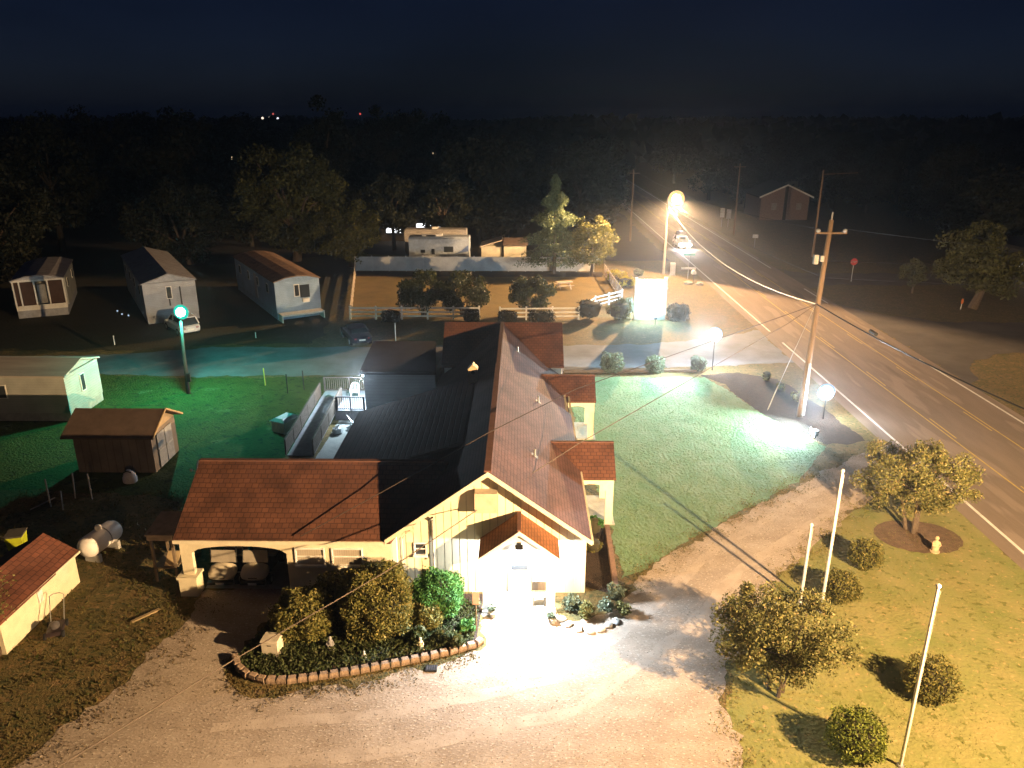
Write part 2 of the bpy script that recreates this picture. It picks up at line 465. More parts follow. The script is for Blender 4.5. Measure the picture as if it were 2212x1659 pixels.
g = MB(); g.add([(-1500, -60, 0), (1500, -60, 0), (1500, 3000, 0), (-1500, 3000, 0)], [(0, 1, 2, 3)])
struct(g.build('ground', M_grass))
flat('paddock_grass', [(-16, 70), (5.2, 70.3), (10.2, 77.6), (9.8, 92.4), (-20.2, 92.4)], .004, mat('paddock_turf', (.145, .105, .035), .95, (.20, .14, .045), scale=.5, detail=9, bump=1, bscale=9))
flat('forest_floor', [(-300, 100), (-60, 84), (-46, 94), (-24, 106), (12, 101), (19.5, 101), (19.5, 300), (-300, 300)], .004, mat('leaf_litter', (.035, .03, .02), .95, (.022, .018, .012), scale=.8), .3, 1.5)
flat('park_ground', [(-120, 61), (-33.5, 59.4), (-25, 61.4), (-17.5, 61.8), (-17.8, 72), (-20.6, 92), (-24, 105), (-120, 105)], .003, mat('park_turf', (.045, .045, .02), .95, (.06, .05, .025), scale=.4, detail=12, bump=.6, bscale=5), .25, .8)
flat('side_lawn', [(-60, 41), (-60, 51.2), (-31, 53.3), (-24.4, 52.7), (-11.5, 53.2), (-11.3, 46), (-13.3, 38.5), (-13.6, 33), (-19, 34.5), (-27, 35)], .004, mat('green_turf', (.036, .064, .009), .95, (.062, .085, .015), scale=.9, detail=14, bump=1.0, bscale=7, spots=[((.10, .12, .04), .55, .62), ((.022, .04, .008), 2.2, .58)]), .12)
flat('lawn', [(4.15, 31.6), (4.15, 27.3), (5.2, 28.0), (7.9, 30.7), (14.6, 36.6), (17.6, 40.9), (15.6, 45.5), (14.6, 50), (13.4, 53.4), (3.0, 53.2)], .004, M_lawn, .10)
flat('grass_verge', [(6.7, 10), (6.4, 17.6), (6.8, 20.6), (7.6, 22.5), (8.3, 24.6), (11.2, 28.2), (16.2, 33.4), (21.2, 37.2), (21.2, 10)], .004, M_turfR, .12)
gravel = [(-17, 10), (-15.6, 14.8), (-14.8, 17.4), (-13.5, 20.4), (-12.6, 24.0), (-12.6, 26.4), (-9.1, 26.4), (-9.4, 24.4), (-10.2, 22.4), (-9.9, 21.2), (-8.8, 20.3), (-5.8, 20.9), (-3.4, 21.7), (-1.4, 22.75), (-1.35, 25.2), (1.4, 25.2), (1.7, 24.6), (3.2, 24.9), (4.3, 26.2), (4.9, 27.6), (7.8, 30.4), (14.5, 36.2), (21.1, 41.4), (21.1, 37.6), (16.1, 33.4), (11.2, 28.1), (8.3, 24.6), (7.4, 22.5), (6.7, 20.7), (6.5, 17.6), (6.9, 10)]
flat('gravel_yard', gravel, .008, M_gravel, .13)
M_track = mat('packed_gravel', (.40, .33, .27), .95, (.31, .25, .20), scale=1.4, detail=12, bump=.15, bscale=12)
for off in (-.8, .8):
    pth = [(-9.5, 18.2), (-4, 18.9), (1.5, 20.6), (5.6, 24.6), (8.6, 28.6), (12.4, 32.0), (16.6, 35.6)]
    L1_, L2_ = [], []
    for i, (x, y) in enumerate(pth):
        a_ = pth[max(0, i - 1)]; b_ = pth[min(len(pth) - 1, i + 1)]; dx, dy = b_[0] - a_[0], b_[1] - a_[1]; ll = math.hypot(dx, dy); nx, ny = -dy / ll, dx / ll
        L1_.append((x + nx * (off - .2), y + ny * (off - .2))); L2_.append((x + nx * (off + .2), y + ny * (off + .2)))
    flat('wheel_track', L1_ + L2_[::-1], .0095, M_track, .05, .3)
flat('carport_floor', [(-12.7, 26.45), (-9.1, 26.45), (-9.1, 31.8), (-12.7, 31.8)], .012, M_conc)
flat('mulch_bed', [(15.0, 47.6), (14.5, 51.5), (13.2, 53.9), (16.2, 54.4), (18.6, 53), (19.4, 49), (19.9, 45), (20.2, 41.8), (18.9, 41.2), (17.6, 41.3), (16.4, 43.6)], .008, M_mulch, .08)
flat('tree_ring_mulch', [(18 + 1.9 * math.cos(a), 30.9 + 1.5 * math.sin(a)) for a in np.linspace(0, 2 * PI, 22)[:-1]], .012, mat('bark_mulch', (.15, .095, .055), .98, (.09, .058, .036), scale=4, detail=9, bump=1, bscale=16), .12)
flat('shrub_mulch', [(-10.0, 22.0), (-8.7, 20.98), (-5.8, 21.7), (-1.6, 23.0), (-1.45, 26.2), (-9.0, 26.2)], .012, M_mulch)
flat('side_bed_mulch', [(2.6, 26.8), (3.9, 26.3), (4.0, 31.4), (2.7, 31.6)], .008, M_mulch, .05)
flat('fence_shade_strip', [(-20.0, 90.3), (9.6, 90.3), (9.8, 93.3), (-20.4, 93.3)], .008, M_mulch, .1)  # dark band of shade before the back fence, put in as ground colour
flat('park_lane', [(-75, 51.5), (-31, 53.6), (-24.4, 53.0), (-11, 53.6), (3, 54.7), (15.5, 56.2), (21.1, 57.0), (21.1, 66.5), (15.8, 63.5), (9.5, 61.8), (-8, 61.2), (-14, 60.8), (-25, 60.6), (-33, 58.3), (-75, 56)], .006, M_lane, .12, .4)
flat('road', [(21.1, -40), (31.8, -40), (31.8, 260), (21.1, 260)], .012, M_asph)
flat('side_street', [(31.8, 50), (34, 56), (38, 59.5), (90, 60), (90, 69), (40, 69.5), (35, 72), (31.8, 77)], .008, mat('side_asphalt', (.10, .088, .078), .9, (.06, .052, .046), scale=.35, detail=12), .25, .5)
flat('side_street', [(31.8, 84), (34, 86), (95, 86.6), (95, 93), (34, 93), (31.8, 96)], .008, MATS['side_asphalt'], .25, .5)
def line(name, x, y0, y1, w, m, z=.016):
    return flat(name, [(x - w / 2, y0), (x + w / 2, y0), (x + w / 2, y1), (x - w / 2, y1)], z, m)
line('road_marking', 21.95, -30, 62.5, .16, M_linew); line('road_marking', 21.95, 66, 240, .16, M_linew)
line('road_marking', 25.45, -30, 230, .09, M_liney)
line('road_marking', 28.75, -30, 230, .09, M_liney)
for k in range(28):
    y = 14 + k * 9.4
    line('road_marking', 25.72, y, y + 3.2, .09, M_liney); line('road_marking', 28.48, y + 1.2, y + 4.4, .09, M_liney)
line('road_marking', 31.15, -30, 58, .16, M_linew); line('road_marking', 31.15, 77, 84, .16, M_linew); line('road_marking', 31.15, 96, 240, .16, M_linew)
# dark tyre polish / crack sealing wandering on the road
# grass tufts (uncountable)
def tufts(name, regions, n_per_m2, h, m, z=0.01):
    Ps = []
    for (x0, y0, x1, y1, poly) in regions:
        n = int((x1 - x0) * (y1 - y0) * n_per_m2)
        p = np.column_stack([RNG.uniform(x0, x1, n), RNG.uniform(y0, y1, n)])
        if poly is not None:
            ins = np.zeros(n, bool); q = np.array(poly); j = len(q) - 1
            for i in range(len(q)):
                c = ((q[i, 1] > p[:, 1]) != (q[j, 1] > p[:, 1])) & (p[:, 0] < (q[j, 0] - q[i, 0]) * (p[:, 1] - q[i, 1]) / (q[j, 1] - q[i, 1] + 1e-9) + q[i, 0])
                ins ^= c; j = i
            p = p[ins]
        # patchiness
        w = np.sin(p[:, 0] * 1.9 + 3 * np.sin(p[:, 1] * .7)) + np.sin(p[:, 1] * 2.3 + 2 * np.sin(p[:, 0] * 1.1)) + RNG.normal(0, .9, len(p))
        p = p[w > -.4]
        Ps.append(p)
    p = np.vstack(Ps); n = len(p)
    a = RNG.uniform(0, 2 * PI, n); w = h * RNG.uniform(.25, .5, n); hh = h * RNG.uniform(.5, 1.3, n)
    V = np.zeros((n, 3, 3))
    V[:, 0, 0] = p[:, 0] - np.cos(a) * w; V[:, 0, 1] = p[:, 1] - np.sin(a) * w
    V[:, 1, 0] = p[:, 0] + np.cos(a) * w; V[:, 1, 1] = p[:, 1] + np.sin(a) * w
    V[:, 2, 0] = p[:, 0] + RNG.normal(0, h * .35, n); V[:, 2, 1] = p[:, 1] + RNG.normal(0, h * .35, n); V[:, 2, 2] = hh
    V[:, :2, 2] = z
    me = bpy.data.meshes.new(name)
    me.vertices.add(n * 3); me.vertices.foreach_set('co', V.reshape(-1))
    me.loops.add(n * 3); me.loops.foreach_set('vertex_index', np.arange(n * 3, dtype=np.int32))
    me.polygons.add(n); me.polygons.foreach_set('loop_start', np.arange(0, n * 3, 3, dtype=np.int32)); me.polygons.foreach_set('loop_total', np.full(n, 3, dtype=np.int32))
    me.update(calc_edges=True); me.materials.append(m)
    o = bpy.data.objects.new(name, me); COL.objects.link(o)
    return o
lawn_poly = [(4.15, 31.6), (4.15, 27.3), (5.2, 28.0), (7.9, 30.9), (14.6, 36.6), (17.6, 40.9), (15.6, 45.5), (14.6, 50), (13.4, 53.4), (3.0, 53.2)]
verge_poly = [(6.7, 14), (6.4, 17.6), (6.8, 20.6), (7.6, 22.5), (8.3, 24.6), (11.2, 28.2), (16.2, 33.4), (20.8, 37.2), (20.8, 14)]
left_poly = [(-26, 14), (-15.8, 14), (-14.9, 17.4), (-13.6, 20.4), (-12.8, 24), (-13.8, 27), (-14, 35), (-26, 35)]
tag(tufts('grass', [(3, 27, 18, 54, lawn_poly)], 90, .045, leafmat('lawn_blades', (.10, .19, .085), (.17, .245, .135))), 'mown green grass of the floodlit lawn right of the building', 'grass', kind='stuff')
tag(tufts('grass', [(6, 14, 21, 38, verge_poly)], 70, .045, leafmat('verge_blades', (.14, .15, .04), (.22, .195, .07))), 'yellowish mown grass between driveway and road', 'grass', kind='stuff')
tag(tufts('grass', [(-26, 14, -12, 35, left_poly)], 40, .10, leafmat('rough_blades', (.04, .05, .008), (.11, .08, .022))), 'rough patchy grass beside the gravel yard and sheds', 'grass', kind='stuff')
tag(tufts('ground_leaves', [(-14.8, 15, -9.5, 25.5, [(-15.0, 16), (-13.6, 20.4), (-12.6, 24.2), (-10.6, 24.6), (-9.9, 21.2), (-9, 20.2), (-1.6, 22.3), (-1.8, 21.4), (-9, 18.2), (-12, 15)])], 9, .05, leafmat('fallen_leaves', (.06, .04, .02), (.13, .085, .04))), 'scattered dead leaves and weeds on the gravel edge', 'leaves', kind='stuff')
strip = [(-10.4, 21.9), (-9.0, 20.1), (-5.8, 20.8), (-1.4, 22.6), (-1.6, 23.0), (-5.8, 21.5), (-8.8, 20.8)]
tag(tufts('grass', [(-11, 20, -1, 23.2, strip)], 120, .07, leafmat('strip_blades', (.09, .075, .02), (.17, .12, .04))), 'narrow grass strip along the outside of the block edging', 'grass', kind='stuff')

def fringe(name, path, width, n_per_m, h, m, label):
    P_ = []
    for a, b_ in zip(path[:-1], path[1:]):
        a = np.array(a, float); b_ = np.array(b_, float); L_ = np.linalg.norm(b_ - a); k = int(L_ * n_per_m)
        t_ = RNG.uniform(0, 1, k)[:, None]; nrm = np.array([b_[1] - a[1], a[0] - b_[0]]) / L_
        P_.append(a + (b_ - a) * t_ + nrm * RNG.normal(0, width, k)[:, None])
    p = np.vstack(P_); n = len(p); keep = np.sin(p[:, 0] * 5.1 + 2 * np.sin(p[:, 1] * 3)) + np.sin(p[:, 1] * 4.3) + RNG.normal(0, .6, n) > -.2
    p = p[keep]; z = RNG.uniform(.015, h, len(p))
    o = bpy.data.objects.new(name, quads_mesh(name, np.column_stack([p, z]), h * 1.5, m, .5, .4)); COL.objects.link(o)
    return tag(o, label, 'grass', kind='stuff')
fringe('grass_edge', [(4.3, 26.3), (5.0, 27.8), (7.8, 30.5), (14.5, 36.3), (20, 40.9)], .4, 300, .045, leafmat('edge_blades', (.09, .10, .03), (.20, .15, .06)), 'ragged grass edge between lawn and driveway')
fringe('grass_edge', [(6.7, 14), (6.5, 17.6), (6.9, 20.7), (7.5, 22.5), (8.3, 24.6), (11.2, 28.1), (16.1, 33.4), (20.9, 37.3)], .4, 300, .045, leafmat('edge_blades_dry', (.14, .13, .03), (.26, .20, .07)), 'ragged dry grass edge on the road side of the driveway')
fringe('grass_edge', [(-15.6, 14.8), (-14.8, 17.4), (-13.5, 20.4), (-12.6, 24.2), (-12.9, 25.8)], .75, 420, .045, leafmat('edge_blades_brown', (.09, .07, .03), (.20, .14, .065)), 'ragged brown grass edge left of the gravel yard')
fringe('grass_edge', [(-10.1, 22.3), (-9.8, 21.1), (-8.7, 20.2), (-5.8, 20.8), (-3.4, 21.6), (-1.5, 22.6)], .28, 320, .045, leafmat('edge_blades_strip', (.08, .065, .02), (.17, .12, .045)), 'ragged grass edge below the block edging')
# loose stones on the gravel
n = 16000
q = np.column_stack([RNG.uniform(-15, 7, n), RNG.uniform(14.5, 25.5, n)])
q2 = RNG.uniform(0, 1, (5000, 1)) * np.array([[11.5, 10.2]]) + np.array([[5.5, 27.2]]) + RNG.normal(0, .9, (5000, 2)); q = np.vstack([q, q2])
gp = np.array(gravel); ins = np.zeros(len(q), bool); j = len(gp) - 1
for i in range(len(gp)):
    c_ = ((gp[i, 1] > q[:, 1]) != (gp[j, 1] > q[:, 1])) & (q[:, 0] < (gp[j, 0] - gp[i, 0]) * (q[:, 1] - gp[i, 1]) / (gp[j, 1] - gp[i, 1] + 1e-9) + gp[i, 0])
    ins ^= c_; j = i
q = q[ins]
o = bpy.data.objects.new('loose_stones', quads_mesh('loose_stones', np.column_stack([q, RNG.uniform(.012, .02, len(q))]), .034, leafmat('stone_chips', (.22, .18, .145), (.40, .34, .28)), .8)); COL.objects.link(o)
tag(o, 'loose stones and grit scattered over the gravel yard', 'stones', kind='stuff')
# ------------------------------------------------------------------ main building
B = thing('main_building', (-1.2, 26.4, 0), 'long cream building with reddish brown shingled gable roof, arched carport and lit porch', 'building')
RX, RZ = -1.23, 5.55
def slopeZ(x): return RZ - .727 * abs(x - RX)
YF, YJ, YB = 25.85, 39.0, 48.3
T = .13
# front gable wall
w = MB()
w.slab([(-4.98, 26.36, 0), (2.57, 26.36, 0), (2.57, 26.36, 2.66), (RX, 26.36, 5.40), (-4.98, 26.36, 2.70)], (0, .18, 0))
w.build('gable_wall', M_gable, B)
w = MB(); w.box((2.39, 26.54, 0), (2.57, 49.0, 2.72)); w.build('side_wall', M_stucco, B)
w = MB(); w.box((-4.98, 30.5, 0), (-4.8, 45.2, 2.6)); w.build('side_wall', M_grayw, B)
# main roof slabs
def roofslab(pts, m, t=T, name='roof', par=B):
    return MB().slab(pts, (0, 0, -t)).build(name, m, par)
roofslab([(RX, YF, RZ), (2.72, YF, slopeZ(2.72)), (2.72, YJ, slopeZ(2.72)), (RX, YJ, RZ)], M_roofX)
roofslab([(RX, YF, RZ), (RX, YJ, RZ), (-5.19, YJ, slopeZ(-5.19)), (-5.19, YF, slopeZ(-5.19))], M_roofX)
d = .15
roofslab([(RX, YJ, RZ - d), (2.66, YJ, slopeZ(2.66) - d), (2.66, 48.4, slopeZ(2.66) - d), (RX, 48.4, RZ - d)], M_roofX)
roofslab([(RX, YJ, RZ - d), (RX, 48.4, RZ - d), (-5.1, 48.4, slopeZ(-5.1) - d), (-5.1, YJ, slopeZ(-5.1) - d)], M_roofX)
b = MB(); b.bar((RX, YF - .01, RZ + .01), (RX, YJ, RZ + .01), .26, .07); b.bar((RX, YJ, RZ - d + .01), (RX, 48.3, RZ - d + .01), .22, .06); b.build('ridge_cap', mat('ridge_cap', (.15, .07, .05), .8), B)
# rake boards and fascia on front gable
b = MB()
for sx in (1, -1):
    xe = 2.74 if sx > 0 else -5.21
    b.slab([(RX, YF - .03, RZ - .01), (xe, YF - .03, slopeZ(xe) - .01), (xe, YF - .03, slopeZ(xe) - .2), (RX, YF - .03, RZ - .2)], (0, .03, 0))
b.build('rake_board', M_trim, B)
b = MB(); b.box((2.72, YF, 2.50), (2.80, 45.0, 2.66)); b.build('gutter', M_trim, B)
# soffit vents line as thin trim
# awning hood on the gable
h = MB(); h.slab([(-1.74, 25.85, 3.82), (-.89, 25.85, 3.82), (-.89, 25.95, 4.58), (-1.74, 25.95, 4.58)], (0, .40, .02)); hd = h.build('vent_hood', mat('hood_panel', (.50, .42, .31), .8, (.42, .34, .25), scale=3), B)
# portico
PYF = 24.98
pz = lambda x: 3.62 - .76 * abs(x + .05)
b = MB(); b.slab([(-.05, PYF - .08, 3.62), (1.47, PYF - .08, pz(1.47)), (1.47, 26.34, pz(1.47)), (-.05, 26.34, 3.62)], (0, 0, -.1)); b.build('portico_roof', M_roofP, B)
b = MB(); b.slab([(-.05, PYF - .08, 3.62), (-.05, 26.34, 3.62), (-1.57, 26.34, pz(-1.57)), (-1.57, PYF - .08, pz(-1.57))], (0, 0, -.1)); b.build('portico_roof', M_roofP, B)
b = MB(); b.bar((-.05, PYF - .09, 3.63), (-.05, 26.33, 3.63), .14, .05); b.build('ridge_cap', MATS['ridge_cap'], B)
def arch_wall(x0, x1, xo0, xo1, zt, zs, rise, y0, y1, ztop_fn, n=14):
    """wall in XZ with arched opening between xo0..xo1 (spring zs), going down to ground at both sides"""
    m_ = MB(); xs = [x0, xo0] + [xo0 + (xo1 - xo0) * i / n for i in range(1, n)] + [xo1, x1]
    m_.box((x0, y0, 0), (xo0, y1, zs)); m_.box((xo1, y0, 0), (x1, y1, zs))
    def low(x):
        if x <= xo0 or x >= xo1: return zs
        t = (x - xo0) / (xo1 - xo0) * 2 - 1
        return zs + rise * math.sqrt(max(0, 1 - t * t))
    xs = sorted(set([round(x, 4) for x in xs + [-.05 if x0 < -.05 < x1 else xo0]]))
    for a_, b_ in zip(xs[:-1], xs[1:]):
        za, zb = low(a_ + 1e-5) if a_ < xo1 else zs, low(b_ - 1e-5)
        pts = [(a_, y0, za), (b_, y0, zb), (b_, y0, ztop_fn(b_)), (a_, y0, ztop_fn(a_))]
        m_.slab(pts, (0, y1 - y0, 0))
    return m_
arch_wall(-1.42, 1.32, -1.12, 1.02, 2.4, 1.75, .38, PYF, PYF + .16, lambda x: pz(x) - .12).build('portico_front', M_white, B)
b = MB(); b.slab([(-.05, PYF - .12, 3.60), (1.49, PYF - .12, pz(1.49) - .02), (1.49, PYF - .12, pz(1.49) - .16), (-.05, PYF - .12, 3.44)], (0, .04, 0)); b.slab([(-.05, PYF - .12, 3.60), (-.05, PYF - .12, 3.44), (-1.59, PYF - .12, pz(-1.59) - .16), (-1.59, PYF - .12, pz(-1.59) - .02)], (0, .04, 0)); b.build('portico_rake', M_white, B)
for x in (-1.27, 1.17):
    b = MB(); b.box((x - .19, PYF - .06, 0), (x + .19, PYF + .22, .12)); b.box((x - .15, PYF - .02, .12), (x + .15, PYF - .003, 1.7)); b.build('post_trim', M_white, B)
b = MB(); b.box((-1.4, 25.15, 0), (1.3, 26.35, .06)); b.build('porch_slab', M_conc, B)
dr = MB(); dr.box((-.5, 26.28, .06), (.42, 26.35, 2.1)); door = dr.build('door', mat('door_paint', (.55, .50, .42), .5), B)
b = MB(); b.box((-.36, 26.26, 1.1), (.28, 26.28, 1.9)); b.build('door_glass', M_glass, door)
b = MB(); b.ball((.32, 26.24, 1.05), .035); b.build('handle', M_steel, door)
def window(x0, x1, z0, z1, y, curtain=True, par=B, awn=True):
    f = MB(); t = .055
    f.box((x0 - t, y - .06, z0 - t), (x0, y + .03, z1 + t)); f.box((x1, y - .06, z0 - t), (x1 + t, y + .03, z1 + t))
    f.box((x0, y - .06, z1), (x1, y + .03, z1 + t)); f.box((x0 - .08, y - .12, z0 - t - .03), (x1 + .08, y + .03, z0 - .003))
    zm = (z0 + z1) / 2 + .02
    f.box((x0, y - .05, zm - .02), (x1, y + .02, zm + .02))
    o = f.build('window', M_white, par)
    g_ = MB(); g_.box((x0, y - .012, z0), (x1, y - .004, zm - .02)); g_.box((x0, y - .012, zm + .02), (x1, y - .004, z1)); g_.build('pane', M_curtain if curtain else M_glass, o)
    return o
window(-8.74, -7.68, 1.40, 2.08, 26.10)
window(-7.31, -6.2, 1.40, 2.08, 26.10)
window(-4.12, -3.72, 1.72, 2.2, 26.36, False)
# downspouts, conduit
b = MB(); b.box((-5.0, 26.14, .1), (-4.82, 26.3, 2.66)); b.build('downspout', M_white, B)
b = MB(); b.tube([(-3.40, 26.28, 0.02), (-3.40, 26.28, 3.35)], .045, 8); b.tube([(-3.40, 26.28, 3.3), (-3.40, 26.12, 3.46), (-3.40, 26.05, 3.40)], .06, 8); b.build('service_mast', mat('mast_grey', (.40, .38, .33), .5), B)
b = MB(); b.tube([(-4.55, 26.30, .4), (-4.62, 26.30, 1.7), (-4.62, 26.30, 2.45), (-4.4, 26.25, 2.75), (-4.15, 26.25, 2.82)], .018, 6); b.build('conduit', M_trim, B)
b = MB(); b.box((-2.72, 26.24, .35), (-2.42, 26.34, 1.0)); b.build('meter_box', mat('meter_tan', (.42, .33, .24), .7), B)
# garage / carport wing
gr0, gr1 = 26.02, 29.2
GZ = 4.4
roofslab([(-13.42, gr0 - .12, 2.56), (-5.0, gr0 - .12, 2.56), (-3.0, gr1, GZ), (-13.42, gr1, GZ)], M_roofY)
roofslab([(-13.42, gr1, GZ), (-3.0, gr1, GZ), (-5.0, 32.4, 2.56), (-13.42, 32.4, 2.56)], M_roofY)
b = MB(); b.bar((-13.42, gr1, GZ + .02), (-3.2, gr1, GZ + .02), .2, .06); b.build('ridge_cap', MATS['ridge_cap'], B)
b = MB(); b.box((-13.42, gr0 - .17, 2.40), (-5.2, gr0 - .12, 2.54)); b.build('fascia', M_trim, B)
aw = arch_wall(-13.3, -8.98, -12.86, -9.14, 2.5, 1.86, .32, 26.10, 26.32, lambda x: 2.46)
aw.box((-8.98, 26.10, 0), (-5.02, 26.32, 2.46)); aw.build('carport_front', M_stucco, B)
b = MB(); b.box((-13.45, 25.9, 0), (-12.75, 26.5, .78)); b.box((-13.5, 25.85, .78), (-12.7, 26.55, .88)); b.build('pier', M_stucco, B)
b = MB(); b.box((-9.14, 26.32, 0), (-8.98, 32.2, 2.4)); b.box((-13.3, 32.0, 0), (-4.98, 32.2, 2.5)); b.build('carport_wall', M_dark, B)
b = MB(); b.slab([(-13.36, 26.3, 2.42), (-13.36, 32.1, 2.42), (-13.36, gr1, GZ - .16)], (.1, 0, 0)); b.build('gable_end', M_stucco, B)
b = MB(); b.box((-5.95, 25.78, 1.28), (-5.35, 26.06, 1.74)); b.build('window_unit', mat('ac_cream', (.52, .44, .30), .6), B)
b = MB(); b.box((-5.78, 25.765, 1.34), (-5.52, 25.78, 1.66)); b.build('grille', M_dark, B)
# catslide roof on the left
def catz(x): return 2.62 + .32 * (x + 8.92)
roofslab([(-8.92, 30.6, 2.62), (-2.5, 30.6, catz(-2.5)), (-2.5, 39.4, catz(-2.5)), (-8.92, 39.4, 2.62)], M_roofX)
b = MB(); b.slab([(-8.7, 39.2, 0), (-5.0, 39.2, 0), (-5.0, 39.2, catz(-5) - .15), (-8.7, 39.2, 2.5)], (0, -.15, 0)); b.box((-8.7, 32.2, 0), (-8.55, 39.2, 2.5)); b.build('rear_wall', M_grayw, B)
# back cross wing
WR, WZ = 48.3, 5.4
roofslab([(-4.95, 45.3, 3.4), (2.64, 45.3, 3.4), (2.64, WR, WZ), (-4.95, WR, WZ)], M_roofY)
roofslab([(-4.95, WR, WZ), (2.64, WR, WZ), (2.64, 51.3, 3.4), (-4.95, 51.3, 3.4)], M_roofY)
b = MB(); b.box((-4.8, 45.6, 0), (2.5, 51.0, 3.3)); b.slab([(2.5, 45.7, 3.28), (2.5, 50.9, 3.28), (2.5, WR, 5.15)], (-.15, 0, 0)); b.slab([(-4.8, 45.7, 3.28), (-4.8, 50.9, 3.28), (-4.8, WR, 5.15)], (.15, 0, 0)); b.build('wing_wall', M_white, B)
# rear-left block with low roof
b = MB(); b.slab([(-9.95, 44.75, 3.14), (-5.2, 44.75, 3.14), (-5.9, 51.0, 3.34), (-10.2, 51.0, 3.34)], (0, 0, -.16)); b.build('flat_roof', mat('dark_membrane', (.035, .033, .038), .9, (.02, .02, .025), scale=1), B)
b = MB(); b.box((-9.72, 44.95, .5), (-5.3, 50.8, 2.99)); b.build('block_wall', M_grayw, B)
b = MB(); b.box((-9.7, 44.92, 0), (-5.3, 45.1, .5)); b.build('foundation', M_conc, B)
# right-hand porches
def porch(yr, ye, x0, x1, col_l, name='porch'):
    half = yr - ye; zr, ze = 3.6, 2.45
    roofslab([(x0 - 1.9, ye, ze), (x1, ye, ze), (x1, yr, zr), (x0 - 1.9, yr, zr)], M_roofY, .1, 'porch_roof')
    roofslab([(x0 - 1.9, yr, zr), (x1, yr, zr), (x1, yr + half, ze), (x0 - 1.9, yr + half, ze)], M_roofY, .1, 'porch_roof')
    b = MB(); b.bar((x0 - 1.0, yr, zr + .02), (x1, yr, zr + .02), .15, .05); b.build('ridge_cap', MATS['ridge_cap'], B)
    aw = MB(); n = 12; xo0, xo1 = 2.57, x1 - .42; zs, rise = 1.75, .36
    y0, y1 = ye + .12, ye + .3
    aw.box((xo1, y0, 0), (x1 - .08, y1, zs))
    for i in range(n):
        a_ = xo0 + (xo1 - xo0) * i / n; b_ = xo0 + (xo1 - xo0) * (i + 1) / n
        za = zs + rise * math.sqrt(max(0, 1 - (2 * i / n - 1) ** 2)); zb = zs + rise * math.sqrt(max(0, 1 - (2 * (i + 1) / n - 1) ** 2))
        aw.slab([(a_, y0, za), (b_, y0, zb), (b_, y0, 2.42), (a_, y0, 2.42)], (0, y1 - y0, 0))
    aw.slab([(xo1, y0, zs), (x1 - .08, y0, zs), (x1 - .08, y0, 2.42), (xo1, y0, 2.42)], (0, y1 - y0, 0))
    aw.build('porch_arch', M_trim, B)
    b = MB(); yb = yr + half - .3
    b.box((x1 - .42, yb, 0), (x1 - .08, yb + .18, 2.4)); b.slab([(x1 - .26, y0 + .2, 2.35), (x1 - .26, yb + .1, 2.35), (x1 - .26, yr, zr - .15)], (.16, 0, 0)); b.box((2.57, yb, 2.1), (x1 - .42, yb + .18, 2.4)); b.build('porch_column', M_trim, B)
    b = MB(); b.box((2.57, ye + .1, 0), (x1 + .05, yr + half, .07)); b.build('porch_floor', M_conc, B)
porch(33.12, 31.65, 1.12, 4.33, 3.9)
porch(43.0, 41.66, .52, 4.33, 3.9)
for (x, y) in ((.6, 30.2), (.9, 37.4), (-.2, 44.2)):
    z = slopeZ(x) - (d if y > YJ else 0)
    b = MB(); b.tube([(x, y, z - .05), (x, y, z + .32)], .05, 8); vp = b.build('vent_pipe', M_steel, B)
    b = MB(); b.slab([(x - .14, y - .14, slopeZ(x - .14) - (d if y > YJ else 0) + .006), (x + .14, y - .14, slopeZ(x + .14) - (d if y > YJ else 0) + .006), (x + .14, y + .14, slopeZ(x + .14) - (d if y > YJ else 0) + .006), (x - .14, y + .14, slopeZ(x - .14) - (d if y > YJ else 0) + .006)], (0, 0, .01)); b.build('flashing', mat('flashing', (.12, .10, .09), .6), vp)
# little roof hatch on the shaded slope
V = thing('roof_vent', (-2.55, 38.5, 4.4), 'small gabled box vent standing alone on the dark roof slope', 'roof vent')
b = MB(); b.slab([(-2.78, 38.5, 4.25), (-2.32, 38.5, 4.25), (-2.32, 38.5, 5.38), (-2.55, 38.5, 5.62), (-2.78, 38.5, 5.38)], (0, .45, 0)); b.build('housing', mat('vent_buff', (.62, .46, .28), .7), V)
b = MB(); b.tube([(-2.55, 38.47, 5.22), (-2.55, 38.498, 5.22)], .11, 12); b.build('opening', M_dark, V)
b = MB(); b.slab([(-2.55, 38.46, 5.68), (-2.28, 38.46, 5.40), (-2.28, 39.0, 5.40), (-2.55, 39.0, 5.68)], (0, 0, -.03)); b.slab([(-2.55, 38.46, 5.68), (-2.55, 39.0, 5.68), (-2.82, 39.0, 5.40), (-2.82, 38.46, 5.40)], (0, 0, -.03)); b.build('cap', M_trim, V)
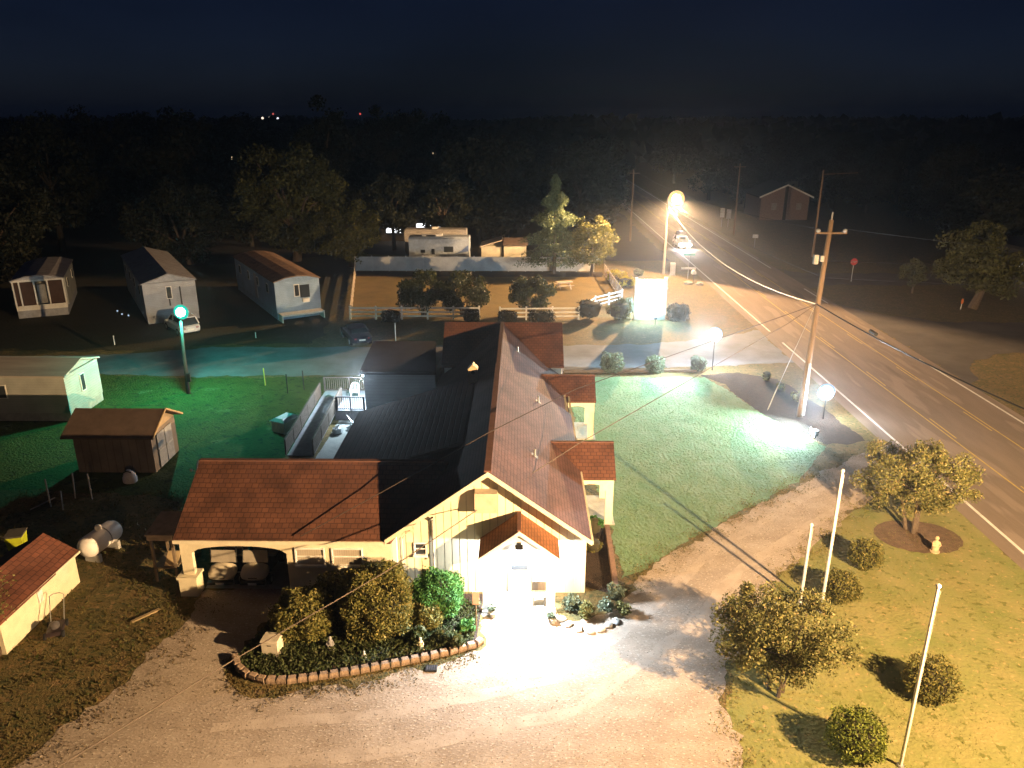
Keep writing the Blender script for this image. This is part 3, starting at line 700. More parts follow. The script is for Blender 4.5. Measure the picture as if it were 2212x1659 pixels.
# ------------------------------------------------------------------ deck, ramp, chair
D = thing('deck', (-12.3, 45.5, 0), 'pale grey timber deck with long wheelchair ramp and railings behind the building', 'deck')
b = MB(); b.box((-11.6, 44.75, .52), (-9.74, 48.5, .6)); b.box((-13.1, 47.2, .52), (-11.6, 48.5, .6)); b.build('platform', M_deck, D)
b = MB(); b.box((-11.6, 44.7, 0), (-7.4, 44.74, .5)); b.build('skirt', mat('skirt_board', (.36, .34, .38), .8), D)
b = MB(); b.slab([(-13.1, 39.3, .04), (-11.62, 39.3, .04), (-11.62, 47.2, .6), (-13.1, 47.2, .6)], (0, 0, -.05)); b.build('ramp', M_deck, D)
M_railw = mat('rail_timber', (.13, .105, .085), .85, (.09, .07, .055), scale=5)
def rail(p, q, h=1.0, n=8, name='railing', m=M_railw, pick=.035, solid=False):
    b = MB(); p = Vector(p); q = Vector(q); up = Vector((0, 0, h))
    b.bar(p + up, q + up, .1, .06); b.bar(p + Vector((0, 0, .1)), q + Vector((0, 0, .1)), .05, .06)
    L_ = (q - p).length; k = max(2, int(L_ / 1.6))
    for i in range(k + 1):
        a = p.lerp(q, i / k); b.bar(a, a + up, .09)
    k = int(L_ / (.13 if not solid else .2))
    for i in range(k): a = p.lerp(q, (i + .5) / k); b.bar(a + Vector((0, 0, .1)), a + up, pick if not solid else .17, pick)
    return b.build(name, m, D)
rail((-13.15, 39.3, .04), (-13.15, 47.3, .6), .95, solid=True)
rail((-11.6, 39.3, .04), (-11.6, 46.6, .56), .95, solid=True)
rail((-13.15, 48.45, .6), (-9.8, 48.45, .6), .95)
M_dwood = mat('dark_rail_paint', (.05, .045, .05), .6)
rail((-11.5, 44.8, .6), (-9.78, 44.8, .6), .9, m=M_dwood)
C = thing('patio_chair', (-10.85, 47.2, .6), 'white moulded plastic armchair on the lit deck', 'chair', rz=.15)
b = MB(); b.box((-.25, -.25, .40), (.25, .24, .44)); b.build('seat', M_white, C, False)
b = MB()
for i in range(9):
    t0 = PI * i / 9; t1 = PI * (i + 1) / 9
    b.bar((-.27 * math.cos(t0), .25 + .05, .62 + .30 * math.sin(t0)), (-.27 * math.cos(t1), .30, .62 + .30 * math.sin(t1)), .05, .05)
for x in (-.27, .27): b.bar((x, .27, .42), (x, .30, .64), .05)
for x in (-.14, -.05, .05, .14): b.bar((x, .26, .43), (x, .30, .9 - abs(x) * .5), .05, .02)
b.build('backrest', M_white, C, False)
for x, y in ((-.26, -.25), (.26, -.25), (-.26, .27), (.26, .27)):
    b = MB(); b.bar((x, y, 0), (x * .95, y * .95, .42), .05); b.build('leg', M_white, C, False)
for x in (-.28, .28):
    b = MB(); b.bar((x, -.24, .64), (x, .28, .64), .06, .03); b.bar((x, -.24, .42), (x, -.24, .64), .04); b.build('armrest', M_white, C, False)
WL = thing('wall_lamp', (-9.78, 45.5, 2.7), 'bright white wall lamp at the corner of the grey wall beside the deck', 'lamp')
b = MB(); b.box((-9.79, 45.42, 2.6), (-9.725, 45.6, 2.85)); b.build('bracket', M_white, WL)
b = MB(); b.lathe([(.02, .0), (.07, .02), (.09, .14), (.06, .2)], (-9.88, 45.5, 2.6), 10); b.build('shade', emit('deck_lamp', (.8, .93, 1), 14), WL)
light('deck_light', 'POINT', (-10.15, 45.35, 2.65), 1900, (.72, .88, 1), WL, .06)
# deck box beside ramp
G = thing('storage_box', (-14.25, 43.0, 0), 'pale blue white slatted storage box on the grass left of the ramp', 'storage box', rz=R(-25))
b = MB(); b.box((-.5, -.65, .06), (.5, .65, .72)); b.build('body', mat('box_resin', (.62, .66, .72), .6), G, False)
b = MB()
for i in range(9): b.box((-.44 + i * .11, -.67, .1), (-.39 + i * .11, -.651, .7))
for i in range(11): b.box((.501, -.58 + i * .11, .1), (.52, -.53 + i * .11, .7))
b.build('slats', M_white, G, False)
b = MB(); b.loft([[(-.56, -.7, .72), (.56, -.7, .72), (.56, .7, .72), (-.56, .7, .72)], [(-.56, -.7, .78), (.56, -.7, .78), (.56, .7, .78), (-.56, .7, .78)], [(-.3, -.5, .93), (.3, -.5, .93), (.3, .5, .93), (-.3, .5, .93)]], False); b.build('lid', mat('lid_resin', (.80, .84, .88), .5), G, False)
# clutter in the lit corner
def sack(loc, r, label, sx=1, sy=1, name='plastic_bag'):
    t = MB(); prof = [(.01, 0), (r * .9, .01), (r, r * .4), (r * .8, r * .9), (r * .3, r * 1.25), (r * .1, r * 1.3), (r * .2, r * 1.5)]
    t.lathe(prof, loc, 11, sx, sy)
    t.v = [(x + random.gauss(0, r * .09), y + random.gauss(0, r * .09), max(.01, z + random.gauss(0, r * .06))) for x, y, z in t.v]
    o = t.build(name, mat('bag_white', (.62, .68, .70), .5), None); return tag(o, label, 'bag')
sack((-11.0, 42.6, 0), .34, 'larger whitish bag slumped against the ramp side')
sack((-10.3, 43.1, 0), .24, 'small whitish bag in the middle of the rear yard', 1.3, .9)
sack((-9.3, 43.2, 0), .30, 'knotted whitish bag nearest the roof edge behind the building')
flat('rear_patio', [(-11.4, 33), (-8.8, 33), (-8.8, 44.6), (-11.4, 44.6)], .012, mat('patio_concrete', (.34, .37, .36), .9, (.25, .28, .27), scale=2), .03)
t = thing('folding_frame', (-10.2, 43.9, 0), 'thin metal tube frame leaning below the deck skirt', 'frame')
b = MB(); b.tube([(-10.7, 44.4, .0), (-10.6, 44.5, .75), (-9.8, 44.5, .75), (-9.75, 44.2, 0)], .02, 6); b.tube([(-10.9, 44.4, .6), (-10.1, 43.5, .02)], .02, 6); b.build('tubing', M_steel, t)

# ------------------------------------------------------------------ golf carts
GC = thing('golf_cart', (-12.02, 26.82, .012), 'cream golf cart in the carport, nearest the left pier', 'golf cart', 'golf carts parked in the carport')
M_cream = mat('cart_cream', (.62, .55, .42), .35, (.55, .48, .36), scale=2)
def ring(y, hw, z0, z1, k=12, e=2.6):
    pts = []
    for i in range(k):
        t = 2 * PI * i / k
        c, s_ = math.cos(t), math.sin(t)
        pts.append((hw * math.copysign(abs(c) ** (2 / e), c), y, (z0 + z1) / 2 + (z1 - z0) / 2 * math.copysign(abs(s_) ** (2 / e), s_)))
    return pts
b = MB(); b.loft([ring(-.42, .30, .42, .58), ring(-.37, .48, .38, .70), ring(-.22, .56, .36, .80), ring(-.02, .57, .36, .88), ring(.12, .54, .38, .90)]); b.build('body', M_cream, GC, False)
b = MB(); b.box((-.52, .42, .28), (.52, 2.0, .40)); b.box((-.55, 1.0, .40), (.55, 1.95, .62)); b.build('chassis', M_black, GC, False)
b = MB(); b.box((-.5, -.52, .26), (.5, -.36, .38)); b.build('bumper', M_black, GC, False)
b = MB(); b.box((-.17, -.535, .26), (.17, -.521, .36)); b.build('plate', M_white, GC, False)
b = MB(); b.box((-.18, -.425, .50), (.18, -.418, .53)); b.build('badge_slot', M_black, GC, False)
for s_ in (-1, 1):
    b = MB(); b.ball((s_ * .38, -.30, .62), .07, .7); b.build('headlight', mat('cart_lens', (.5, .5, .48), .15, spec=.8), GC, False)
    b = MB(); b.tube([(s_ * .53, .10, .90), (s_ * .51, .30, 1.75)], .022, 6); b.tube([(s_ * .5, 1.75, .6), (s_ * .5, 1.6, 1.8)], .022, 6); b.build('canopy_post', M_black, GC, False)
    for y in (0, 1.65):
        b = MB(); b.tube([(s_ * .46, y, .23), (s_ * .62, y, .23)], .23, 14); wl = b.build('wheel', M_rubber, GC, False)
        b = MB(); b.tube([(s_ * .621, y, .23), (s_ * .63, y, .23)], .12, 10); b.build('rim', M_steel, wl, False)
b = MB(); b.slab([(-.50, .10, .92), (.50, .10, .92), (.48, .20, 1.42), (-.48, .20, 1.42)], (0, .015, 0)); b.build('windshield', mat('hazy_windshield', (.36, .32, .26), .3, (.26, .23, .19), scale=2, spec=.6), GC, False)
b = MB(); b.box((-.56, .25, 1.75), (.56, 1.9, 1.81)); b.build('canopy', M_cream, GC, False)
b = MB(); b.box((-.5, 1.05, .62), (.5, 1.5, .74)); b.box((-.5, 1.45, .74), (.5, 1.58, 1.1)); b.build('seat', mat('cart_seat', (.35, .31, .25), .7), GC, False)
b = MB(); b.tube([(-.25, .5, .95), (-.25, .75, 1.05)], .02, 6); b.build('steering_column', M_black, GC, False)
g2 = copy_tree(GC); g2.location = (-10.72, 26.82, .012); g2['label'] = 'cream golf cart in the carport, to the right of its twin'

# ------------------------------------------------------------------ island bed: bushes, blocks
shrub('holly_bush', (-7.9, 23.6), (1.0, .92, .86), 11000, .10, L_bush, 'rounded olive bush behind the white utility cabinet', boxy=2.5)
shrub('holly_bush', (-5.30, 23.9), (1.28, 1.1, 1.22), 17000, .10, L_bush, 'largest rounded olive bush, in the middle of the flower bed', boxy=2.7)
shrub('holly_bush', (-6.9, 25.25), (1.05, .6, .70), 5000, .115, L_bush, 'low dark bush under the carport windows', boxy=2.6)
shrub('holly_bush', (-4.95, 25.3), (.62, .55, .95), 4000, .11, L_bush, 'narrow bush against the white downspout', boxy=2.3)
shrub('boxwood', (-3.15, 24.95), (.92, .85, .85), 9000, .095, L_green, 'bright green rounded bush left of the lit porch', boxy=2.5)
shrub('boxwood', (-3.45, 24.1), (.55, .5, .5), 3500, .09, L_bush, 'small olive bush in front of the bright green bush', boxy=2.2)
for i, (x, y, r_, lab) in enumerate([(-3.7, 23.15, .36, 'spiky yellow green plant behind the white garden figure'), (-2.35, 22.95, .34, 'spiky plant near the curved end of the block edging'), (-1.95, 23.75, .33, 'leafy plant beside the porch sign post'), (-2.9, 23.2, .3, 'small dark leafy plant between two yellower ones')]):
    shrub('garden_plant', (x, y), (r_, r_, r_ * .9), 900, .16, L_cover if i != 2 else L_green, lab, 'plant', clumps=14, rc=.5, stem=False)
P = []
bed = np.array([(-9.9, 22.0), (-8.7, 21.1), (-5.8, 21.8), (-1.7, 23.1), (-1.6, 24.2), (-4.5, 22.9), (-9.2, 22.6)])
q = np.column_stack([RNG.uniform(-10, -1.5, 26000), RNG.uniform(21, 25.9, 26000)])
ins = np.zeros(len(q), bool); j = len(bed) - 1
bed2 = np.array([(-9.95, 22.0), (-8.7, 21.08), (-5.8, 21.8), (-1.7, 23.1), (-1.55, 25.6), (-3, 25.6), (-9.2, 25.0)])
j = len(bed2) - 1
for i in range(len(bed2)):
    c_ = ((bed2[i, 1] > q[:, 1]) != (bed2[j, 1] > q[:, 1])) & (q[:, 0] < (bed2[j, 0] - bed2[i, 0]) * (q[:, 1] - bed2[i, 1]) / (bed2[j, 1] - bed2[i, 1] + 1e-9) + bed2[i, 0])
    ins ^= c_; j = i
q = q[ins]
Q = np.column_stack([q, RNG.uniform(.03, .22, len(q))])
gc = bpy.data.objects.new('ground_cover', quads_mesh('ground_cover', Q, .11, L_cover, .5, .6)); COL.objects.link(gc)
tag(gc, 'dense leafy ground cover filling the flower bed', 'ground cover', kind='stuff')
# block edging
path = [(-9.95, 22.15), (-9.7, 21.7), (-9.25, 21.3), (-8.6, 21.05), (-7.8, 21.05), (-6.8, 21.25), (-5.8, 21.5), (-4.6, 21.85), (-3.4, 22.25), (-2.4, 22.62), (-1.6, 22.98), (-1.3, 23.35)]
acc = 0; seg = []
for a, b_ in zip(path[:-1], path[1:]):
    a, b_ = Vector(a), Vector(b_); d_ = (b_ - a).length; t_ = acc
    while t_ < d_:
        seg.append((a.lerp(b_, t_ / d_), math.atan2(b_.y - a.y, b_.x - a.x))); t_ += .345
    acc = t_ - d_
BK = None
for k, (p, a) in enumerate(seg):
    if BK is None:
        b = MB(); b.loft([[(-.155, -.10, 0), (.155, -.10, 0), (.13, .12, 0), (-.13, .12, 0)], [(-.155, -.12, .12), (.155, -.12, .12), (.13, .12, .12), (-.13, .12, .12)], [(-.13, -.08, .21), (.13, -.08, .21), (.11, .10, .21), (-.11, .10, .21)]], False)
        o = b.build('edging_block', M_block); BK = o
    else:
        o = BK.copy(); COL.objects.link(o)
    o.location = (p.x, p.y, .012); o.rotation_euler = (0, 0, a + random.uniform(-.06, .06))
    tag(o, 'tan concrete block in the curved edging of the flower bed', 'block', 'edging blocks round the flower bed')
# right side bed rail (long timber/brick edging)
o = MB().bar((3.98, 31.3, .14), (3.82, 26.15, .14), .2, .28).build('landscape_timber', mat('timber_red', (.22, .13, .085), .9, (.14, .08, .06), scale=5), None)
tag(o, 'long reddish landscape timber edging the narrow side bed', 'timber')
shrub('side_shrub', (3.35, 30.9), (.45, .4, .5), 2500, .09, L_green, 'green shrub at the foot of the nearer side porch', clumps=20)
shrub('side_shrub', (3.2, 29.4), (.4, .45, .35), 1800, .09, L_bush, 'low brownish shrub midway along the side bed', clumps=20)
# right island with pale plants
for i, (x, y, r_, lab) in enumerate([(1.95, 25.2, .42, 'frosty pale shrub right of the porch post'), (2.5, 24.75, .36, 'straw coloured grass clump in the small right bed'), (3.25, 25.05, .36, 'pale clump in the middle of the small right bed'), (3.75, 25.9, .42, 'rounded grey green shrub at the end of the side timber'), (3.95, 24.9, .34, 'sparse clump at the right tip of the small bed')]):
    shrub('bed_plant', (x, y), (r_, r_, r_ * .9), 1100, .11, [L_hedge, L_myrt, L_hedge, L_hedge, L_myrt][i], lab, 'plant', clumps=14, rc=.5, stem=False)
for k, (x, y) in enumerate([(1.55, 24.55), (1.8, 24.25), (2.15, 24.0), (2.55, 23.85), (2.95, 23.95), (3.3, 24.2), (3.6, 24.45)]):
    o = MB(); o.ball((0, 0, .06), .16, .5, 6); o.v = [(vx * 1.3 + random.gauss(0, .012), vy + random.gauss(0, .012), vz) for vx, vy, vz in o.v]
    o = o.build('edging_stone', M_conc); o.location = (x, y, .01); o.rotation_euler = (0, 0, k * .8)
    tag(o, 'rough stone lining the small bed right of the porch', 'stone', 'stones lining the small right bed')
# utility cabinet
t = thing('utility_cabinet', (-8.75, 22.55, 0), 'off white utility cabinet among the bed plants at left', 'cabinet', rz=R(-6))
b = MB(); b.box((-.29, -.25, 0), (.29, .25, .62)); b.build('body', mat('cabinet_paint', (.62, .55, .44), .5), t, False)
b = MB(); b.loft([[(-.32, -.28, .62), (.32, -.28, .62), (.32, .28, .62), (-.32, .28, .62)], [(-.30, -.24, .70), (.30, -.24, .70), (.30, .24, .70), (-.30, .24, .70)]], False); b.build('lid', mat('cabinet_lid', (.55, .48, .38), .6), t, False)
b = MB(); b.box((-.07, -.262, .48), (.07, -.251, .51)); b.build('label_plate', M_black, t, False)
def statue(loc, h, label, m, name='garden_statue', rz=0):
    t = thing(name, loc, label, 'statue', rz=rz)
    s_ = h / .6
    b = MB(); b.lathe([(.16 * s_, 0), (.16 * s_, .05 * s_), (.11 * s_, .06 * s_)], (0, 0, 0), 12); b.build('plinth', m, t, False)
    b = MB(); b.lathe([(.10 * s_, .06 * s_), (.13 * s_, .14 * s_), (.12 * s_, .24 * s_), (.10 * s_, .34 * s_), (.11 * s_, .40 * s_), (.045 * s_, .45 * s_), (.04 * s_, .47 * s_), (.065 * s_, .50 * s_), (.075 * s_, .55 * s_), (.05 * s_, .60 * s_), (.01, .62 * s_)], (0, 0, 0), 12, 1, .8)
    for k in (-1, 1): b.tube([(k * .10 * s_, 0, .38 * s_), (k * .14 * s_, -.05 * s_, .28 * s_), (k * .03 * s_, -.12 * s_, .25 * s_)], [.035 * s_, .03 * s_, .022 * s_], 6)
    b.build('figure', m, t, False)
    return t
M_stone = mat('pale_stone', (.50, .48, .46), .9, (.38, .37, .35), scale=9)
statue((-6.75, 22.75, .01), .55, 'grey stone garden figure standing in the dark gap between the two big bushes', mat('grey_stone', (.30, .29, .30), .9))
statue((-5.45, 22.25, .01), .34, 'small bright white garden figure in front of the largest bush', M_stone)
statue((-3.55, 22.8, .01), .5, 'cream garden figure before the spiky yellow green plant', mat('cream_stone', (.62, .52, .36), .9))
statue((18.1, 29.6, .01), .75, 'tan stone figure on the grass right of the mulched tree', mat('tan_stone', (.50, .36, .22), .9))
t = thing('stepping_marker', (-3.05, 21.75, 0), 'dark flat drain box set in the grass strip outside the edging', 'drain box')
b = MB(); b.box((-3.25, 21.62, .0), (-2.85, 21.92, .07)); b.build('box', M_black, t)
b = MB()
for i in range(5): b.box((-3.21 + i * .08, 21.65, .07), (-3.17 + i * .08, 21.89, .08))
b.build('grate', mat('drain_grate', (.05, .05, .06), .5), t)
# porch signpost
t = thing('sign_post', (-1.62, 23.9, 0), 'thin post with small pale pink plaque left of the porch', 'sign')
b = MB(); b.tube([(-1.62, 23.9, 0), (-1.62, 23.9, 1.25)], .03, 6); b.build('post', M_wood, t)
b = MB(); b.box((-1.74, 23.87, 1.15), (-1.5, 23.9, 1.7)); b.build('plaque', mat('plaque_pink', (.60, .36, .28), .7), t)
for x, y, lab in ((1.2, 24.4, 'round planter by the right porch post'), (-1.05, 24.75, 'small planter by the left porch post')):
    t = thing('planter', (x, y, 0), lab, 'planter')
    b = MB(); b.lathe([(.12, .01), (.17, .22), (.19, .24), (.15, .23)], (x, y, 0), 12); b.build('pot', M_conc, t)
    Pp, _ = crown_pts(260, (x, y, .34), (.2, .2, .16), 8, .5); leafobj('plant', Pp, .1, L_hedge, t)
t = thing('porch_bench', (.72, 25.45, .06), 'small wooden bench under the lit porch by the right post', 'bench')
b = MB(); b.box((.45, 25.3, .45), (1.0, 25.7, .5)); b.build('seat', M_wood, t)
b = MB(); b.box((.45, 25.66, .55), (1.0, 25.7, .95)); b.build('backrest', M_wood, t)
for x in (.5, .95):
    b = MB(); b.box((x - .03, 25.32, .06), (x + .03, 25.68, .45)); b.build('leg', M_wood, t)
# porch lights
PL = thing('porch_light', (-.05, PYF - .1, 2.95), 'glaring white floodlight fixed on the porch gable', 'floodlight')
b = MB(); b.box((-.13, PYF - .10, 2.98), (.03, PYF - .002, 3.10)); b.build('bracket', M_black, PL)
b = MB(); b.slab([(-.2, PYF - .34, 2.96), (.1, PYF - .34, 2.96), (.1, PYF - .14, 3.02), (-.2, PYF - .14, 3.02)], (0, 0, .07)); b.build('housing', M_black, PL)
b = MB(); b.slab([(-.18, PYF - .33, 2.955), (.08, PYF - .33, 2.955), (.08, PYF - .15, 3.012), (-.18, PYF - .15, 3.012)], (0, 0, -.015)); b.build('lens', emit('porch_lens', (.93, .97, 1), 60), PL)
light('porch_flood', 'SPOT', (-.05, PYF - .26, 2.90), 4800, (.74, .87, 1), PL, .08, target=(.15, PYF - .9, 0), spot=R(166), blend=.5)
light('porch_ceiling', 'POINT', (-.05, 25.55, 2.3), 1600, (.9, .95, 1), PL, .1)

# ------------------------------------------------------------------ left foreground: pale shed, tank, bin, mower, feeder stand
S = thing('pump_shed', (-18.6, 24.2, 0), 'small cream shed with red brown shingle roof at the left edge', 'shed')
ax = Vector((.0, 1, 0))
p0 = Vector((-18.15, 22.35, 0)); p1 = Vector((-18.0, 26.85, 0))
b = MB(); b.slab([(-18.15, 22.35, 0), (-18.0, 26.85, 0), (-18.0, 26.85, 1.36), (-18.15, 22.35, 1.36)], (-2.5, 0, 0)); b.build('wall', M_stucco, S)
b = MB(); b.slab([(-18.05, 22.1, 1.36), (-17.85, 27.0, 1.36), (-19.25, 27.1, 2.12), (-19.5, 22.1, 2.12)], (0, 0, -.07)); b.build('roof', shingle('shed_shingle', (.15, .055, .032), (.11, .042, .026), 'x', .2, .3), S)
b = MB(); b.slab([(-19.25, 27.1, 2.12), (-20.7, 27.1, 1.36), (-20.9, 22.1, 1.36), (-19.5, 22.1, 2.12)], (0, 0, -.07)); b.build('roof', M_roofX, S)
b = MB(); b.slab([(-18.1, 26.83, 1.34), (-20.4, 26.83, 1.34), (-19.25, 26.83, 2.03)], (0, -.1, 0)); b.build('gable', M_stucco, S)
b = MB(); b.slab([(-18.07, 22.08, 1.28), (-17.84, 27.02, 1.28), (-17.84, 27.02, 1.37), (-18.07, 22.08, 1.37)], (-.03, 0, 0)); b.build('fascia', M_trim, S)
b = MB(); b.box((-18.08, 24.35, .72), (-18.02, 24.62, 1.18)); b.build('wall_plate', M_white, S)
# tank
TK = thing('propane_tank', (-18.13, 28.95, 0), 'white horizontal propane tank on legs behind the small cream shed', 'tank', rz=R(-12))
b = MB(); Lt, rt = .8, .47
prof = [(.02, -Lt - .28), (.25, -Lt - .22), (.40, -Lt - .1), (rt, -Lt + .05), (rt, Lt - .05), (.40, Lt + .1), (.25, Lt + .22), (.02, Lt + .28)]
vs = []; n_ = 20
for r_, y in prof:
    for k in range(n_): vs.append((r_ * math.cos(2 * PI * k / n_), y, .78 + r_ * math.sin(2 * PI * k / n_)))
fs = [(i * n_ + k, i * n_ + (k + 1) % n_, (i + 1) * n_ + (k + 1) % n_, (i + 1) * n_ + k) for i in range(len(prof) - 1) for k in range(n_)]
b.add(vs, fs, True); b.build('shell', mat('tank_white', (.74, .70, .66), .4, (.66, .62, .58), scale=3), TK, False)
b = MB(); b.tube([(0, .12, .78), (0, .17, .78)], rt + .008, 20); b.build('band', mat('tank_band', (.2, .19, .2), .6), TK, False)
b = MB(); b.lathe([(.13, 0), (.15, .1), (.1, .2), (.02, .22)], (0, 0, 1.23), 10); b.build('dome', M_white, TK, False)
for y in (-.55, .6):
    b = MB(); b.box((-.36, y - .08, 0), (.36, y + .08, .36)); b.build('saddle', M_conc, TK, False)
BN = thing('wheeled_bin', (-21.75, 28.9, 0), 'yellow green wheeled bin behind the small cream shed', 'bin', rz=R(15))
b = MB(); b.loft([[(-.25, -.28, .08), (.25, -.28, .08), (.25, .28, .08), (-.25, .28, .08)], [(-.33, -.36, 1.0), (.33, -.36, 1.0), (.33, .36, 1.0), (-.33, .36, 1.0)]], False); b.build('body', mat('bin_lime', (.50, .55, .03), .5), BN, False)
b = MB(); b.box((-.36, -.39, 1.0), (.36, .4, 1.06)); b.build('lid', mat('bin_lid', (.10, .09, .07), .5), BN, False)
for x in (-.27, .27):
    b = MB(); b.tube([(x - .03, .3, .11), (x + .03, .3, .11)], .11, 12); b.build('wheel', M_rubber, BN, False)
# mower
MW = thing('lawn_mower', (-17.1, 23.6, 0), 'black push mower with upright handle parked against the small cream shed', 'mower', rz=R(20))
b = MB(); b.loft([[(-.27, -.42, .12), (.27, -.42, .12), (.27, .42, .12), (-.27, .42, .12)], [(-.25, -.38, .26), (.25, -.38, .26), (.25, .38, .26), (-.25, .38, .26)]], False); b.build('deck', mat('mower_deck', (.05, .035, .035), .4), MW, False)
b = MB(); b.lathe([(.16, .26), (.17, .40), (.12, .46), (.02, .48)], (0, -.05, 0), 12); b.build('engine', mat('mower_engine', (.10, .09, .09), .4), MW, False)
b = MB(); b.tube([(-.22, .38, .2), (-.24, .95, 1.0), (-.1, 1.0, 1.05), (.1, 1.0, 1.05), (.24, .95, 1.0), (.22, .38, .2)], .018, 6); b.build('handle', M_steel, MW, False)
for x, y in ((-.3, -.35), (.3, -.35), (-.3, .36), (.3, .36)):
    b = MB(); b.tube([(x - .03, y, .13), (x + .03, y, .13)], .13, 12); b.build('wheel', M_rubber, MW, False)
# timber stand by carport
ST = thing('timber_stand', (-14.45, 27.5, 0), 'open timber stand with plank roof and shelf left of the carport', 'stand')
for x, y in ((-14.85, 26.95), (-14.0, 26.95), (-14.85, 28.2), (-14.0, 28.2)):
    b = MB(); b.box((x - .05, y - .05, 0), (x + .05, y + .05, 2.25)); b.build('post', M_wood, ST)
b = MB(); b.slab([(-15.0, 26.8, 2.22), (-13.85, 26.8, 2.22), (-13.85, 28.4, 2.42), (-15.0, 28.4, 2.42)], (0, 0, -.06)); b.box((-14.95, 26.83, 1.95), (-13.9, 26.87, 2.15)); b.build('roof', mat('grey_plank', (.28, .22, .17), .9), ST)
b = MB(); b.box((-14.9, 26.9, .62), (-13.95, 28.25, .68)); b.build('shelf', M_wood, ST)
b = MB(); b.slab([(-14.5, 27.0, .70), (-13.98, 27.0, .70), (-13.98, 27.5, 1.1), (-14.5, 27.5, 1.1)], (0, 0, -.05)); tag(b.build('leaning_board', mat('board_tan', (.48, .36, .2), .8)), 'pale board propped on the shelf of the timber stand', 'board')
o = MB().bar((-14.6, 24.2, .05), (-13.9, 25.0, .05), .14, .05).build('loose_board', mat('loose_tan', (.34, .25, .14), .9)); tag(o, 'short loose board lying on the grass before the carport', 'board')
# satellite dish on pole
DS = thing('satellite_dish', (-14.25, 31.2, 0), 'white satellite dish on a slim pole behind the timber stand', 'satellite dish')
b = MB(); b.tube([(-14.25, 31.2, 0), (-14.25, 31.2, 3.05)], .03, 8); b.build('pole', mat('dish_pole', (.5, .42, .28), .6), DS)
b = MB(); vs = []; fs = []
for i in range(6):
    for k in range(16):
        r_ = .32 * i / 5; t_ = 2 * PI * k / 16
        vs.append((-14.36 - .12 + .9 * r_ * r_, 31.15 + r_ * math.cos(t_) * 1.0, 3.2 + r_ * math.sin(t_)))
for i in range(5):
    for k in range(16): fs.append((i * 16 + k, i * 16 + (k + 1) % 16, (i + 1) * 16 + (k + 1) % 16, (i + 1) * 16 + k))
vs += [(x + .02, y, z) for x, y, z in vs]; fs += [tuple(96 + i for i in reversed(f_)) for f_ in fs]
b.add(vs, fs, True); b.build('bowl', mat('dish_white', (.78, .70, .58), .5), DS)
b = MB(); b.tube([(-14.42, 31.15, 2.9), (-14.75, 31.15, 3.0)], .015, 6); b.box((-14.82, 31.1, 2.96), (-14.72, 31.2, 3.06)); b.build('feed_arm', M_steel, DS)
b = MB(); b.ball((-14.12, 31.2, 1.9), .13, .9); b.build('cable_box', mat('dish_box', (.5, .40, .25), .6), DS)

# ------------------------------------------------------------------ brown shed
SH = thing('garden_shed', (-21.5, 38.4, 0), 'weathered brown plywood shed with grey double doors behind the carport', 'shed')
b = MB(); b.box((-23.55, 36.95, .05), (-19.42, 39.85, 2.2)); b.build('wall', siding('ply_siding', (.20, .155, .115), 'X', .42, dirt=.4), SH)
b = MB(); b.slab([(-24.0, 36.6, 2.18), (-19.1, 36.6, 2.18), (-19.1, 38.4, 3.15), (-24.0, 38.4, 3.15)], (0, 0, -.08)); b.build('roof', mat('old_shingle', (.11, .075, .058), .95, (.08, .055, .042), scale=2), SH)
b = MB(); b.slab([(-24.0, 38.4, 3.15), (-19.1, 38.4, 3.15), (-19.1, 40.2, 2.18), (-24.0, 40.2, 2.18)], (0, 0, -.08)); b.build('roof', MATS['old_shingle'], SH)
b = MB(); b.slab([(-19.42, 36.97, 2.2), (-19.42, 39.83, 2.2), (-19.42, 38.4, 3.02)], (-.1, 0, 0)); b.build('gable', mat('shed_gable', (.40, .28, .15), .8), SH)
b = MB()
b.slab([(-19.07, 36.55, 2.1), (-19.07, 38.4, 3.1), (-19.07, 38.4, 3.2), (-19.07, 36.55, 2.2)], (-.06, 0, 0)); b.slab([(-19.07, 40.25, 2.1), (-19.07, 40.25, 2.2), (-19.07, 38.4, 3.2), (-19.07, 38.4, 3.1)], (-.06, 0, 0)); b.build('rake_board', mat('shed_rake', (.45, .31, .16), .8), SH)
M_gdoor = mat('grey_door', (.30, .30, .29), .85, (.22, .22, .22), scale=4)
for y0, y1 in ((37.5, 38.35), (38.42, 39.25)):
    b = MB(); b.box((-19.40, y0, .1), (-19.36, y1, 2.0)); dd = b.build('door', M_gdoor, SH)
    b = MB(); b.box((-19.36, y0 + .05, 1.0), (-19.34, y1 - .05, 1.1)); b.build('brace', mat('door_brace', (.38, .38, .36), .8), dd)
# white drum & posts
t = thing('plastic_tank', (-20.3, 35.9, 0), 'small white plastic tank on the ground before the brown shed', 'tank')
b = MB(); b.lathe([(.28, 0), (.33, .05), (.33, .32), (.30, .36), (.26, .50), (.16, .62), (.10, .64), (.10, .7)], (-20.3, 35.9, 0), 14, 1.1, .9); b.build('body', mat('tank_plastic', (.55, .50, .50), .5), t)
b = MB(); b.tube([(-20.5, 35.75, .62), (-20.3, 35.7, .72), (-20.1, 35.75, .62)], .03, 6); b.build('handle', M_black, t)
for k, (x, y, h_, lx, lab) in enumerate([(-22.9, 33.2, 1.5, 0, 'grey stake standing leftmost in the dark garden patch'), (-22.2, 34.1, 1.4, .1, 'grey stake standing middle in the dark garden patch'), (-21.3, 34.0, 1.4, 0, 'grey stake standing rightmost in the dark garden patch, before the shed corner')]):
    tag(MB().tube([(x, y, 0), (x + lx, y, h_)], .035, 6).build('garden_stake', mat('stake_grey', (.34, .32, .30), .8)), lab, 'stake')
